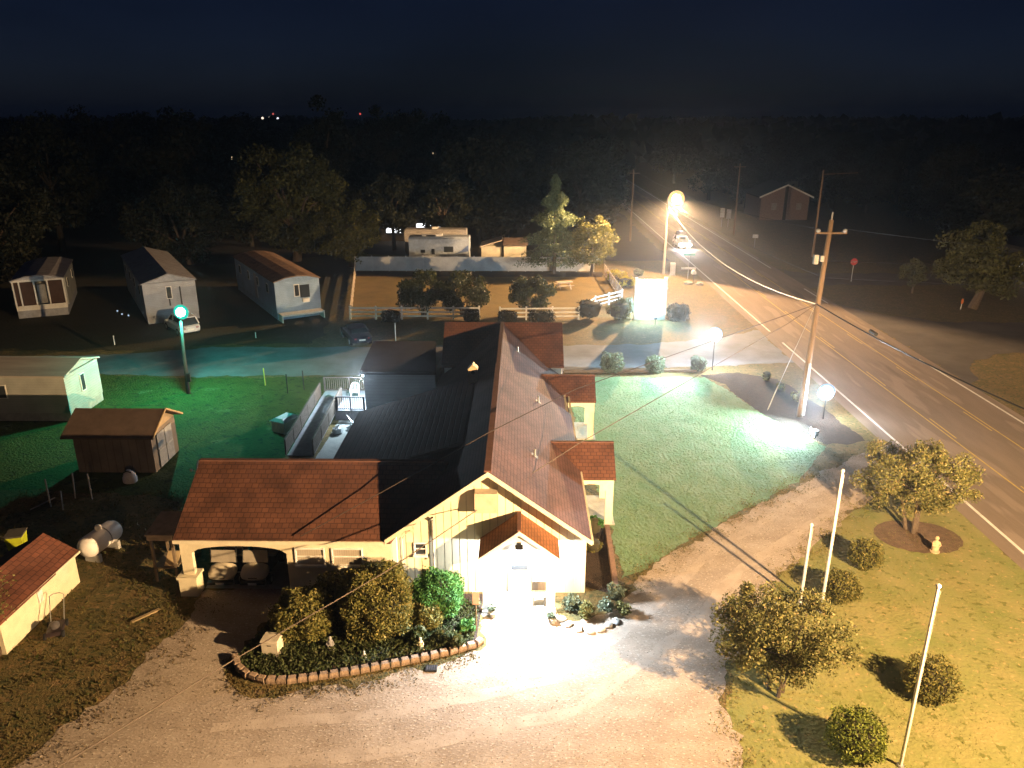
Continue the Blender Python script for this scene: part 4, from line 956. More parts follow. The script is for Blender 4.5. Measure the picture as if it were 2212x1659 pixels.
for (p, q, lab) in [((-23.6, 32.7, .1), (-22.8, 33.5, .35), 'fallen pole lying left of the standing stakes'), ((-22.6, 33.7, .6), (-22.0, 32.7, .1), 'crossed pole leaning between the standing stakes')]:
    tag(MB().tube([p, q], .03, 6).build('garden_pole', MATS['stake_grey']), lab, 'pole')
tree('bare_shrub', (-18.6, 22.3, 0), 3, (-18.7, 22.7, 2.2), (1.1, 1.2, 1.2), 700, .10, L_myrt, 'sparse leafy branches hanging over the small cream shed at the left edge', 'shrub', clumps=30, rc=.35, trunk_r=.05, trunks=3)

# ------------------------------------------------------------------ mobile homes
def mobile_home(loc, rz, L_, W_, h, pk, label, roofc, wallc, porch=False, win=4, skirt=.5, name='mobile_home', barrel=False, stain=None):
    """end at local y=0 faces -Y, body extends to +Y"""
    t = thing(name, loc, label, 'mobile home', rz=rz)
    wm = siding('vinyl_' + name + str(round(wallc[0], 3)), wallc, 'X', .16, True, .25)
    hw = W_ / 2
    y0 = 1.5 if porch else 0
    b = MB(); b.box((-hw, y0, skirt), (hw, L_, h)); b.build('wall', wm, t, False)
    b = MB(); b.box((-hw + .03, .02, 0), (hw - .03, L_ - .03, skirt)); b.build('skirting', mat('skirt_' + str(round(wallc[2], 3)), tuple(x * .9 for x in wallc), .8), t, False)
    rp = [(-hw - .12, h), (-hw * .5, h + (pk - h) * (.8 if barrel else .5)), (0, pk), (hw * .5, h + (pk - h) * (.8 if barrel else .5)), (hw + .12, h)]
    b = MB()
    rings = [[(x, y, z) for x, z in rp] + [(x, y, z - .1) for x, z in reversed(rp)] for y in (-.15, L_ + .15)]
    b.loft(rings, False); b.build('roof', roofc, t, False)
    b = MB(); b.add([(x, 0, z - .06) for x, z in rp] + [(x, .1, z - .06) for x, z in rp], [(0, 1, 2, 3, 4), (9, 8, 7, 6, 5), (0, 5, 6, 1), (1, 6, 7, 2), (2, 7, 8, 3), (3, 8, 9, 4), (4, 9, 5, 0)]); b.build('gable', mat('gable_' + str(round(wallc[1], 3)), wallc, .7), t, False)
    def wn(x0, x1, y, z0, z1, side=None):
        f = MB()
        if side is None: f.box((x0, y - .05, z0), (x1, y, z1)); g_ = MB().box((x0 + .06, y - .06, z0 + .06), (x1 - .06, y - .05, z1 - .06))
        else: f.box((side * hw - (.05 if side < 0 else 0), x0, z0), (side * hw + (.05 if side > 0 else 0), x1, z1)); g_ = MB().box((side * (hw + .05) - .01, x0 + .06, z0 + .06), (side * (hw + .05) + .01, x1 - .06, z1 - .06))
        w_ = f.build('window', M_white, t, False); g_.build('pane', M_glass, w_, False)
    if not porch:
        wn(-.35, .15, y0, h - 1.6, h - .45) if win else None
    for s_ in (-1, 1):
        for k in range(win):
            yy = L_ * (k + .6) / win * .92
            wn(yy, yy + .8, 0, h - 1.5, h - .6, s_)
    b = MB(); b.box((-hw - .06, L_ * .42, skirt + .1), (-hw, L_ * .42 + .9, h - .4)); b.build('door', mat('mh_door', (.4, .4, .42), .6), t, False)
    return t
M_mroof = mat('metal_roof_grey', (.25, .245, .26), .6, (.18, .175, .19), scale=1.2, stretch=(1, 1, 1), spots=[((.16, .13, .12), 1.5, .6)])
M_mroof2 = mat('metal_roof_brown', (.25, .16, .10), .7, (.16, .10, .07), scale=1, spots=[((.12, .07, .05), 1.6, .58)])
M_mroof3 = mat('metal_roof_pale', (.48, .44, .38), .5, (.36, .32, .28), scale=.9, stretch=(3, .3, 1))
# left foreground one (end faces +X)
mh = mobile_home((-28.0, 46.2, 0), R(90), 20, 3.9, 3.0, 3.55, 'long white mobile home cut off by the left edge, lit end facing the lamp', M_mroof3, (.42, .42, .38), False, 3, .55)
mh2 = mobile_home((-32.2, 69.0, 0), R(31.5), 17.5, 4.5, 3.75, 4.5, 'middle mobile home with peaked roof, behind the white car', M_mroof, (.38, .40, .44), False, 4, .7)
mh3 = mobile_home((-20.9, 70.5, 0), R(32), 16, 4.2, 3.65, 4.05, 'right hand mobile home with rust brown roof and pale blue walls', M_mroof2, (.34, .46, .60), False, 4, .7, barrel=True)
mh1 = mobile_home((-45.3, 70.6, 0), R(25), 10.5, 4.2, 3.6, 4.0, 'leftmost mobile home with screened porch of white posts', M_mroof, (.42, .43, .46), True, 2, .7, barrel=True)
b = MB(); b.box((-2.1, .02, .7), (2.1, .12, 1.15)); b.build('porch_rail', M_white, mh1, False)
b = MB(); b.box((-2.15, 0, 3.4), (2.15, .12, 3.62)); b.build('porch_beam', M_white, mh1, False)
for x in (-2.05, -1.55, -.35, .75, 2.05):
    b = MB(); b.box((x - .06, .02, 1.15), (x + .06, .12, 3.4)); b.build('porch_post', M_white, mh1, False)
b = MB(); b.box((-.2, .45, 1.2), (.6, .5, 3.0)); b.build('screen_door', mat('screen_grey', (.30, .29, .28), .8), mh1, False)
for q0, q1 in ((-2.05, -.4), (.8, 2.0)):
    b = MB(); b.box((q0, .2, 1.15), (q1, .24, 3.4)); b.build('screen', mat('screen_brown', (.07, .04, .03), .9), mh1, False)
for x in (-.2, .8):
    b = MB(); b.box((x, -.03, 1.5), (x + .12, -.003, 3.2)); b.build('shutter', M_black, mh2, False)
b = MB(); b.box((.2, -.05, 1.9), (1.1, -.004, 3.1)); b.build('window_pane', M_glass, mh3, False)
b = MB(); b.box((.35, -.35, 1.5), (.95, -.05, 1.85)); b.build('air_conditioner', M_white, mh3, False)
b = MB(); b.box((-2.0, -1.3, .55), (2.0, -.05, .7)); b.box((-2.0, -1.3, 0), (-1.9, -.1, .55)); b.box((1.9, -1.3, 0), (2.0, -.1, .55)); b.build('porch_step', M_white, mh3, False)
# skirting bricks end on near mobile home
b = MB(); b.lathe([(.06, 0), (.06, .25), (.1, .25), (.1, .3)], (.5, 4, 3.4), 8); b.build('roof_stack', M_steel, mh2, False)

# ------------------------------------------------------------------ vehicles
def car(loc, rz, paint, label, suv=True, lit=0, L_=4.5, W_=1.8):
    """front faces local -Y"""
    t = thing('parked_car', loc, label, 'car', rz=rz)
    Hh = 1.65 if suv else 1.42; hw = W_ / 2; fy = -L_ / 2
    def rr(y, w, z0, z1): return ring(y, w, z0, z1, 16, 4.5)
    b = MB(); b.loft([rr(fy, hw * .80, .38, .68), rr(fy + .15, hw * .94, .28, .80), rr(fy + .9, hw, .25, .96), rr(fy + 1.5, hw, .25, 1.0), rr(-fy - 1.0, hw, .25, 1.02), rr(-fy - .2, hw * .96, .28, .98), rr(-fy, hw * .86, .40, .84)]); b.build('body', paint, t, False)
    back = -fy - (.12 if suv else .75)
    cab = [(fy + 1.15, hw * .86, .96, .98), (fy + 1.85, hw * .80, .96, Hh - .05), (fy + 2.4, hw * .79, .96, Hh - .03), (back - .45, hw * .78, .96, Hh - .06), (back, hw * .82, .96, 1.05)]
    b = MB(); b.loft([ring(y, w_, z0, max(z1, z0 + .03), 16, 5) for y, w_, z0, z1 in cab]); b.build('window_glass', M_glass, t, False)
    b = MB(); b.loft([ring(y, w_, z, z + .07, 12, 5) for y, w_, z in ((fy + 1.75, hw * .70, Hh - .11), (fy + 2.1, hw * .78, Hh - .07), (back - .6, hw * .77, Hh - .09), (back - .35, hw * .70, Hh - .12))]); b.build('roof', paint, t, False)
    b = MB()
    for s_ in (-1, 1):
        b.bar((s_ * hw * .88, fy + 1.15, .98), (s_ * hw * .72, fy + 1.85, Hh - .08), .06); b.bar((s_ * hw * .86, .15, .98), (s_ * hw * .74, .15, Hh - .08), .08, .05); b.bar((s_ * hw * .84, back, 1.0), (s_ * hw * .72, back - .42, Hh - .1), .1)
    b.build('pillar', paint, t, False)
    for s_ in (-1, 1):
        b = MB(); b.ball((s_ * hw * .68, fy + (.08 if not lit else -.05), .66), .13 if not lit else .24, .7); b.build('headlight', emit('headlight_on', (1, .97, .95), lit * 9) if lit else mat('lamp_lens', (.6, .62, .62), .1, spec=.8), t, False)
        b = MB(); b.box((s_ * hw * .62 - .1, -fy - .07, .66), (s_ * hw * .62 + .1, -fy + .0, .80)); b.build('taillight', mat('tail_red', (.30, .02, .02), .2), t, False)
        b = MB(); b.box((s_ * hw * 1.0, fy + 1.35, .95), (s_ * (hw + .17), fy + 1.5, 1.08)) if s_ > 0 else b.box((s_ * (hw + .17), fy + 1.35, .95), (s_ * hw, fy + 1.5, 1.08)); b.build('mirror', paint, t, False)
        for y in (fy + .85, -fy - .85):
            b = MB(); b.tube([(s_ * (hw - .2), y, .33), (s_ * (hw + .01), y, .33)], .33, 18); wl = b.build('wheel', M_rubber, t, False)
            b = MB(); b.tube([(s_ * (hw + .011), y, .33), (s_ * (hw + .02), y, .33)], .2, 12); b.build('rim', M_steel, wl, False)
    b = MB(); b.box((-.26, fy - .02, .42), (.26, fy + .02, .54)); b.box((-.26, -fy - .02, .55), (.26, -fy + .02, .67)); b.build('plate', M_white, t, False)
    return t
M_carw = mat('car_silver', (.55, .56, .56), .3, (.50, .51, .51), scale=1, spec=.6)
M_carb = mat('car_navy', (.012, .014, .03), .25, (.01, .012, .02), scale=1, spec=.6)
car((-30.0, 65.6, .0), R(42) + PI, M_carw, 'silver white SUV parked against the middle mobile home, under the teal lamp')
car((-14.0, 62.8, .0), R(25) + PI, M_carb, 'dark car parked by the lane left of the white rail fence', False)
rc = car((20.2 + 3.0, 112.5, .012), R(2), mat('car_white', (.6, .6, .6), .3), 'car with glaring headlights driving along the road beyond the street lamp', True, 60)
rc.name = 'moving_car'
light('headlamp_beam', 'SPOT', (23.2, 109.6, .9), 2600, (.95, .97, 1), rc, .1, target=(23.0, 92, 0), spot=R(70), blend=.9).location = (0, -2.5, .8)
rc.children[-1].rotation_euler = (R(82), 0, PI)

# ------------------------------------------------------------------ paddock, fences
def rail_fence(pts, h, label, name='rail_fence', rails=3, m=M_white, sp=2.35):
    t = thing(name, (pts[0][0], pts[0][1], 0), label, 'fence')
    for (a, b_) in zip(pts[:-1], pts[1:]):
        a = Vector((*a, 0)); b_ = Vector((*b_, 0)); L_ = (b_ - a).length; k = max(1, round(L_ / sp))
        for i in range(k + (1 if b_.xy == Vector(pts[-1]) else 0)):
            p = a.lerp(b_, i / k)
            q = MB(); q.box((p.x - .07, p.y - .07, 0), (p.x + .07, p.y + .07, h + .08)); q.lathe([(.1, 0), (.1, .03), (.01, .09)], (p.x, p.y, h + .08), 4); q.build('post', m, t)
        q = MB()
        for r_ in range(rails):
            z = h * (r_ + 1) / rails - .06
            q.bar((a.x, a.y, z), (b_.x, b_.y, z), .05, .13)
        q.build('rail', m, t)
    return t
rail_fence([(-16.0, 69.9), (-3.95, 70.05)], 1.15, 'white three rail fence along the paddock, left of the gap')
rail_fence([(-2.0, 69.75), (5.35, 70.1), (7.3, 74.6), (10.3, 77.6)], 1.15, 'white three rail fence right of the paddock gap, bending toward the sign')
# cross-buck trellis on the right, board fence on the left side
t = thing('lattice_fence', (10.3, 77.6, 0), 'slanting cross braced rustic fence on the right side of the paddock', 'fence')
a0, a1 = Vector((10.3, 77.7, 0)), Vector((9.9, 91.6, 0)); k = 9
M_rust = mat('bleached_timber', (.52, .44, .34), .8, (.4, .33, .25), scale=5)
for i in range(k + 1):
    p = a0.lerp(a1, i / k); q = MB(); q.box((p.x - .06, p.y - .06, 0), (p.x + .06, p.y + .06, 1.35)); q.build('post', M_rust, t)
q = MB()
for i in range(k):
    p, r_ = a0.lerp(a1, i / k), a0.lerp(a1, (i + 1) / k)
    q.bar((p.x, p.y, 1.25), (r_.x, r_.y, 1.25), .05, .1); q.bar((p.x, p.y, .15), (r_.x, r_.y, .15), .05, .1); q.bar((p.x, p.y, .15), (r_.x, r_.y, 1.25), .05, .08); q.bar((p.x + .052, p.y, 1.25), (r_.x + .052, r_.y, .15), .05, .08)
q.build('rail', M_rust, t)
t = thing('board_fence', (-16.0, 70, 0), 'pale close boarded fence running back along the left side of the paddock', 'fence')
a0, a1 = Vector((-16.05, 70.3, 0)), Vector((-20.3, 93.3, 0)); k = 10
for i in range(k + 1):
    p = a0.lerp(a1, i / k); q = MB(); q.box((p.x - .06, p.y - .06, 0), (p.x + .06, p.y + .06, 1.3)); q.build('post', M_rust, t)
q = MB()
for z in (.25, .55, .85, 1.15): q.bar((a0.x, a0.y, z), (a1.x, a1.y, z), .04, .16)
q.build('board', M_rust, t)
t = thing('privacy_fence', (-20.4, 93.6, 0), 'long solid white panel fence across the back of the paddock', 'fence')
xs = np.linspace(-20.4, 8.8, 15)
M_panel = mat('panel_white', (.62, .62, .60), .7, (.50, .50, .49), scale=1.2)
for i, x in enumerate(xs):
    q = MB(); q.box((x - .06, 93.54, 0), (x + .06, 93.66, 1.9)); q.build('post', M_panel, t)
    if i < len(xs) - 1:
        q = MB(); q.box((x + .07, 93.58, .06), (xs[i + 1] - .07, 93.62, 1.78)); q.build('panel', M_panel, t)
# paddock trees
for i, (x, y, r_, lab) in enumerate([(-9.3, 71.3, 2.7, 'dark rounded tree in the paddock, leftmost of the three'), (-5.6, 71.6, 2.9, 'dark rounded tree touching the leftmost paddock tree on its right'), (.9, 71.6, 2.5, 'dark rounded tree standing alone right of the paddock gap')]):
    tree('paddock_tree', (x, y, 0), 4.2, (x, y, 2.35 if i < 2 else 2.1), (r_, r_, 2.1 if i < 2 else 1.85), 8000, .24, leafmat('paddock_leaves', (.025, .035, .012), (.055, .062, .022)), lab, clumps=60, rc=.24, trunk_r=.1, trunks=3)
for i, (x, y, sx, lab) in enumerate([(-12.1, 69.2, .8, 'clipped dark hedge block before the left rail fence'), (-4.6, 69.3, .7, 'clipped dark hedge block at the left side of the gap'), (-1.3, 69.2, .8, 'clipped dark hedge block at the right side of the gap'), (1.9, 69.3, 1.1, 'wider clipped dark hedge block under the lone paddock tree')]):
    shrub('hedge_block', (x, y), (sx, .5, .5), 1500, .13, L_dark, lab, 'hedge', boxy=5)
# picnic table
t = thing('picnic_table', (4.7, 83.8, 0), 'weathered picnic table on the lit paddock grass', 'picnic table', rz=.25)
b = MB(); b.box((-.9, -.38, .72), (.9, .38, .78)); b.build('table_top', M_rust, t, False)
for s_ in (-1, 1):
    b = MB(); b.box((-.9, s_ * .75 - .13, .43), (.9, s_ * .75 + .13, .47)); b.build('bench', M_rust, t, False)
    b = MB(); b.bar((s_ * .6, -.7, 0), (s_ * .6, .1, .72), .08); b.bar((s_ * .6, .7, 0), (s_ * .6, -.1, .72), .08); b.bar((s_ * .6, -.8, .4), (s_ * .6, .8, .4), .08); b.build('leg', M_rust, t, False)
# conifer and companion
def conifer(base, h, r0, n, label):
    t = thing('cedar_tree', base, label, 'tree')
    zz = RNG.uniform(.12, 1, n) ** .9
    tier = .75 + .35 * np.sin(zz * 34 + RNG.uniform(0, 1, n))
    rr_ = r0 * (1.03 - zz) ** .95 * tier * RNG.uniform(.35, 1, n) ** .5
    an = RNG.uniform(0, 2 * PI, n); lob = 1 + .22 * np.sin(an * 5 + zz * 9) + .15 * np.sin(an * 3 - zz * 20)
    Pq = np.column_stack([base[0] + rr_ * lob * np.cos(an), base[1] + rr_ * lob * np.sin(an), zz * h - .18 * rr_])
    leafobj('crown', Pq, .28, L_con, t, .45)
    b = MB(); b.tube([(base[0], base[1], 0), (base[0], base[1], h * .95)], [.28, .03], 8)
    for k in range(26):
        z = h * (.15 + .8 * k / 26); a = k * 2.4; l_ = r0 * (1.0 - z / h) * .9
        b.tube([(base[0], base[1], z), (base[0] + l_ * math.cos(a), base[1] + l_ * math.sin(a), z - .1 * l_)], [.05, .01], 5)
    b.build('trunk', M_bark, t)
conifer((3.9, 92.2, 0), 11.6, 4.9, 20000, 'tall pointed cedar in front of the back fence, lit by the street lamp')
tree('broadleaf_tree', (8.3, 91.2, 0), 6, (8.4, 91.2, 3.9), (3.1, 3.0, 3.3), 9000, .28, leafmat('lit_oak', (.08, .09, .025), (.19, .18, .06)), 'bushy round tree right of the cedar', clumps=60, rc=.25, trunk_r=.18)
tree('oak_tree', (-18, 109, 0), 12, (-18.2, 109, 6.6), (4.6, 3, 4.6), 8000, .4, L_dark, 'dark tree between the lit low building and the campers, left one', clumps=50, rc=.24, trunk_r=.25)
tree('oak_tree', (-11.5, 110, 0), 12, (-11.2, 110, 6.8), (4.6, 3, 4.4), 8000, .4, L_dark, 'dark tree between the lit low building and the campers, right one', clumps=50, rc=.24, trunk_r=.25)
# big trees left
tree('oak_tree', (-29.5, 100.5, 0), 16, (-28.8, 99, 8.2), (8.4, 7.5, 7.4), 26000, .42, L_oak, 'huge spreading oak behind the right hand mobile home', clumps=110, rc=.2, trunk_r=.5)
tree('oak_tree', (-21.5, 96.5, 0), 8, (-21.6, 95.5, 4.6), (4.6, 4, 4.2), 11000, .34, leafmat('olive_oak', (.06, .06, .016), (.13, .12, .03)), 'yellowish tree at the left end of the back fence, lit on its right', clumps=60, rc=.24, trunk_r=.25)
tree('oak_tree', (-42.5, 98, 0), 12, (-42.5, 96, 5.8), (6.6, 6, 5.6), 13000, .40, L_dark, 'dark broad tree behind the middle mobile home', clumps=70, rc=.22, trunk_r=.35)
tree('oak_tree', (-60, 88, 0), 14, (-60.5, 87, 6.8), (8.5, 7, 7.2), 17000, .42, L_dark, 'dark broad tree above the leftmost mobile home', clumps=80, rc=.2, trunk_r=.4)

# ------------------------------------------------------------------ RV and building behind fence
t = thing('travel_trailer', (-10.5, 99.5, 0), 'white travel trailer with dark window and swoosh stripe behind the back fence', 'camper')
b = MB(); b.loft([[(x, y, z) for y, z in ((98.2, .6), (101, .6), (101, 3.2), (100.6, 3.45), (98.6, 3.45), (98.2, 3.2))] for x in (-14.4, -14.0, -7.1, -6.7)], False); b.build('body', mat('rv_white', (.42, .48, .56), .4), t)
b = MB(); b.box((-9.9, 98.15, 1.6), (-8.7, 98.19, 2.3)); b.box((-12.9, 98.15, 1.5), (-12.3, 98.19, 1.9)); b.box((-11.5, 98.15, 1.3), (-11.1, 98.19, 2.0)); b.build('window', M_glass, t)
b = MB(); b.slab([(-8.9, 98.15, 1.2), (-6.8, 98.15, 1.7), (-6.8, 98.15, 2.5), (-7.6, 98.15, 1.8)], (0, .03, 0)); b.build('stripe', mat('rv_stripe', (.12, .18, .35), .4), t)
b = MB(); b.box((-11, 99.2, 3.46), (-10.2, 100, 3.7)); b.box((-12.8, 99.3, 3.46), (-12.3, 99.8, 3.62)); b.build('roof_unit', M_white, t)
for x in (-9.8, -8.8):
    b = MB(); b.tube([(x, 98.25, .4), (x, 98.6, .4)], .38, 14); b.build('wheel', M_rubber, t)
t = thing('travel_trailer', (-10.8, 104.5, 0), 'second pale camper roof just behind the first', 'camper')
b = MB(); b.loft([[(x, y, z) for y, z in ((103, .6), (106, .6), (106, 3.3), (105.5, 3.7), (103.5, 3.7), (103, 3.4))] for x in (-15.6, -15.0, -8.0, -7.4)], False); b.build('body', mat('rv_grey', (.42, .40, .38), .5), t)
b = MB(); b.box((-12, 104, 3.71), (-11.2, 104.8, 3.95)); b.build('roof_unit', M_white, t)
t = thing('utility_building', (-1.5, 101, 0), 'low grey and cream outbuilding right of the camper', 'building')
b = MB(); b.box((-5.2, 99.4, 0), (-2.6, 103, 2.1)); b.box((-2.3, 99.2, 0), (.6, 103, 2.3)); b.build('wall', mat('out_cream', (.48, .46, .36), .8, (.38, .36, .30), scale=2), t)
b = MB(); b.slab([(-5.4, 99.2, 2.15), (-2.5, 99.2, 3.0), (-2.5, 103.2, 3.0), (-5.4, 103.2, 2.15)], (0, 0, -.12)); b.build('roof', mat('out_roof', (.42, .36, .30), .8), t)
b = MB(); b.slab([(-2.4, 99.0, 2.4), (.8, 99.0, 2.4), (.8, 103.2, 2.7), (-2.4, 103.2, 2.7)], (0, 0, -.1)); b.build('roof', MATS['old_shingle'], t)
# lit store far behind trees
def lit_store(x0, x1, y, z, label, panes, s, c=(.95, .97, 1.0), name='lit_store'):
    t = thing(name, ((x0 + x1) / 2, y, 0), label, 'building')
    b = MB(); b.box((x0, y, 0), (x1, y + 8, z + 1.2)); b.build('wall', mat('store_wall', (.06, .055, .05), .9), t)
    b = MB(); b.box((x0 - .3, y - 1.2, z + 1.2), (x1 + .3, y + 8, z + 1.5)); b.build('roof', M_dark, t)
    for (a, b2, z0, z1) in panes:
        q = MB(); q.box((a, y - .05, z0), (b2, y - .01, z1)); q.build('lit_window', emit('store_light' + str(s) + str(c[2]), c, s), t)
    return t
lit_store(-21.5, -11, 118, 3.0, 'brightly lit low building glimpsed under the trees behind the campers', [(-20.6, -18.4, 1.2, 2.5), (-17.4, -16.9, 1.0, 2.0), (-16.0, -14.6, 1.4, 2.6), (-13.9, -13.3, 1.2, 3.0), (-12.6, -11.6, 1.8, 2.4)], 3.0)
lit_store(57, 66, 89, 2.4, 'brightly lit white kiosk at the far right edge beyond the tree', [(57.2, 58.6, .8, 1.9), (59.0, 61.2, 1.0, 2.4), (61.6, 65, 1.1, 2.5)], 3.0)
# far house
t = thing('brick_house', (47.7, 145, 0), 'distant gabled brick house with pale rake boards', 'house')
b = MB(); b.slab([(43.5, 143.8, 0), (52.2, 143.8, 0), (52.2, 143.8, 4.2), (47.9, 143.8, 6.1), (43.5, 143.8, 4.2)], (0, 10, 0)); b.build('wall', mat('house_brick', (.24, .17, .15), .9, (.19, .13, .12), scale=4), t)
for s_, x in ((-1, 43.0), (1, 52.8)):
    b = MB(); b.slab([(47.9, 143.2, 6.35), (x, 143.2, 4.15), (x, 154.2, 4.15), (47.9, 154.2, 6.35)], (0, 0, -.15)); b.build('roof', M_dark, t)
    b = MB(); b.slab([(47.9, 143.15, 6.4), (x, 143.15, 4.2), (x, 143.15, 3.9), (47.9, 143.15, 6.1)], (0, .05, 0)); b.build('rake_board', M_white, t)
b = MB(); b.box((47.7, 143.5, 0), (48.2, 143.79, 6.1)); b.build('chimney', M_dark, t)
for x in (45.5, 50.0):
    b = MB(); b.box((x, 143.7, 1.8), (x + .9, 143.79, 3.0)); b.build('window', mat('house_glass', (.30, .27, .24), .5), t)

# ------------------------------------------------------------------ sign, hedges by lane
SG = thing('lit_sign', (11.9, 70.3, 0), 'tall glaring white lit sign board on two posts', 'sign')
b = MB(); b.box((10.75, 70.15, .55), (13.15, 70.4, 3.75)); b.build('panel', emit('sign_face', (.88, .98, 1.0), 14.0), SG)
for x in (10.6, 13.3):
    b = MB(); b.box((x - .12, 70.1, 0), (x + .12, 70.45, 3.95)); b.build('post', M_white, SG)
b = MB(); b.box((10.5, 70.0, 0), (13.4, 70.5, .5)); b.build('base', M_conc, SG)
b = MB(); b.box((12.35, 70.125, 1.5), (12.6, 70.149, 2.3)); b.build('emblem', emit('sign_emblem', (.55, .95, 1.0), 3.0), SG)
light('sign_glow', 'AREA', (11.95, 69.9, 2.1), 1300, (.50, .85, 1), SG, target=(11.0, 60, -2)).data.size = 2.2
light('sign_glow', 'AREA', (11.95, 70.7, 2.1), 2600, (.45, .75, 1), SG, target=(-6, 94, 1)).data.size = 2.2
t = thing('ground_floodlight', (12.2, 68.3, 0), 'small floodlight on a stub post before the lit sign', 'floodlight')
b = MB(); b.tube([(12.2, 68.3, 0), (12.2, 68.3, .5)], .035, 6); b.build('stub', M_black, t)
b = MB(); b.slab([(12.05, 68.25, .5), (12.35, 68.25, .5), (12.35, 68.15, .72), (12.05, 68.15, .72)], (0, .1, .03)); b.build('head', M_black, t)
light('sign_flood', 'SPOT', (12.1, 68.45, .7), 900, (.5, .9, 1), t, .05, target=(11.9, 70.3, 1.6), spot=R(140), blend=.9)
shrub('sign_hedge', (14.6, 70.2), (.95, .8, .7), 2600, .12, L_dark, 'dark clipped hedge right of the lit sign', 'hedge', boxy=5)
shrub('sign_bush', (9.1, 69.9), (1.35, 1.2, 1.05), 3800, .16, L_oak, 'dark rounded bush just left of the lit sign')
shrub('sign_bush', (6.4, 70.4), (1.4, 1.1, 1.0), 3600, .16, L_dark, 'dark rounded bush second from the lit sign')
shrub('sign_bush', (10.3, 72.2), (.7, .7, .9), 1800, .15, L_hedge, 'pale frosty shrub glowing at the left edge of the lit sign')
shrub('golden_shrub', (11.0, 87.5), (1.5, 1.2, .7), 2600, .16, L_gold, 'bright golden low shrub beyond the lattice fence')
shrub('golden_shrub', (11.6, 84.9), (1.3, 1.0, .6), 2200, .16, L_gold, 'nearer bright golden low shrub by the lattice fence corner')
shrub('verge_bush', (13.8, 90.6), (.8, .7, .5), 1200, .16, L_hedge, 'small grey green bush between the golden shrubs and the street lamp')
shrub('ball_hedge', (6.75, 54.6), (.78, .72, .68), 3200, .10, L_hedge, 'clipped grey green ball hedge at the lawn edge, nearest the building', 'hedge', boxy=3.6)
shrub('ball_hedge', (9.95, 54.6), (.66, .62, .58), 2600, .10, L_hedge, 'smaller clipped grey green ball hedge in the middle of the lawn edge', 'hedge', boxy=3.6)
shrub('ball_hedge', (13.2, 54.8), (.8, .7, .62), 2600, .11, L_hedge, 'shaggy hedge at the lawn corner below the white post light', 'hedge')
o = MB().bar((3.2, 54.35, .09), (13.0, 54.6, .09), .16, .18).build('lawn_kerb', mat('kerb_dark', (.14, .11, .09), .9)); tag(o, 'low dark kerb dividing the floodlit lawn from the lane', 'kerb')
for i, (x, y, r_, lab) in enumerate([(17.6, 52.6, .42, 'small roadside bush farthest along the mulch bed'), (17.9, 50.3, .36, 'small roadside bush in the middle of the mulch bed'), (18.3, 48.3, .40, 'small roadside bush nearest the utility pole')]):
    shrub('roadside_bush', (x, y), (r_, r_, r_), 700, .11, L_myrt, lab, clumps=14, rc=.4)

# ------------------------------------------------------------------ post lights / floods
def post_light(loc, h, label, spread, power, target, lens=.20, col=(.80, .90, 1)):
    t = thing('post_light', (loc[0], loc[1], 0), label, 'post light')
    x, y = loc
    b = MB(); b.tube([(x, y, 0), (x, y, h - .12)], .035, 8); b.build('post', M_black, t)
    b = MB(); b.lathe([(.07, -.14), (.12, -.10), (.14, .1), (.05, .22), (.01, .26)], (x, y + .22, h), 10); b.build('housing', M_black, t)
    b = MB(); b.lathe([(.08, .16), (.30, .10), (.55, -.02), (.57, -.02), (.56, 0), (.32, .14), (.06, .2)], (0, 0, 0), 20)
    b.v = [(x + vx, y + .12 + vz, h + vy) for vx, vy, vz in b.v]; b.build('bowl', emit('halo_glow', (.50, .66, 1), 1.1), t)  # self-glowing bowl imitates the bluish halo round the globe
    b = MB(); b.ball((x, y, h), lens); b.build('globe', emit('globe_light', (.82, .92, 1), 220), t)
    l = light('globe_lamp', 'POINT', (x, y - lens - .06, h + .02), power * .45, col, t, .1)
    light('globe_lamp', 'POINT', (x, y + lens + .08, h + .05), power * .4, (.74, .82, 1), t, .1)
    l2 = light('beam', 'SPOT', (x - .3, y - lens - .1, h), spread, (.66, .93, 1), t, .08, target=target, spot=R(118), blend=1.0)
    return t
post_light((14.3, 54.98), 2.75, 'glaring white post light at the far lawn corner', 24000, 3000, (0, 47, 2.4), .42)
post_light((19.0, 45.25), 1.75, 'glaring white post light between utility pole and road', 22000, 1800, (-1, 38, 1.5), .38)
t = thing('lawn_floodlight', (17.35, 42.2, 0), 'low glaring white floodlight at the lawn edge, throwing its beam over the grass', 'floodlight')
b = MB(); b.box((17.28, 42.12, 0), (17.42, 42.28, .2)); b.build('stake', M_black, t)
b = MB(); b.box((17.22, 42.0, .2), (17.5, 42.4, .5)); b.build('housing', M_black, t)
b = MB(); b.slab([(17.19, 41.9, .18), (17.19, 42.5, .18), (17.16, 42.5, .54), (17.16, 41.9, .54)], (.03, 0, 0)); b.build('lens', emit('flood_lens', (.85, .97, 1), 260), t)
light('lawn_beam', 'SPOT', (17.05, 42.2, .5), 1900, (.78, .95, .95), t, .06, target=(8.0, 42.4, .62), spot=R(100), blend=.7)
light('lawn_glow', 'POINT', (16.9, 42.0, .55), 60, (.85, .97, 1), t, .1)

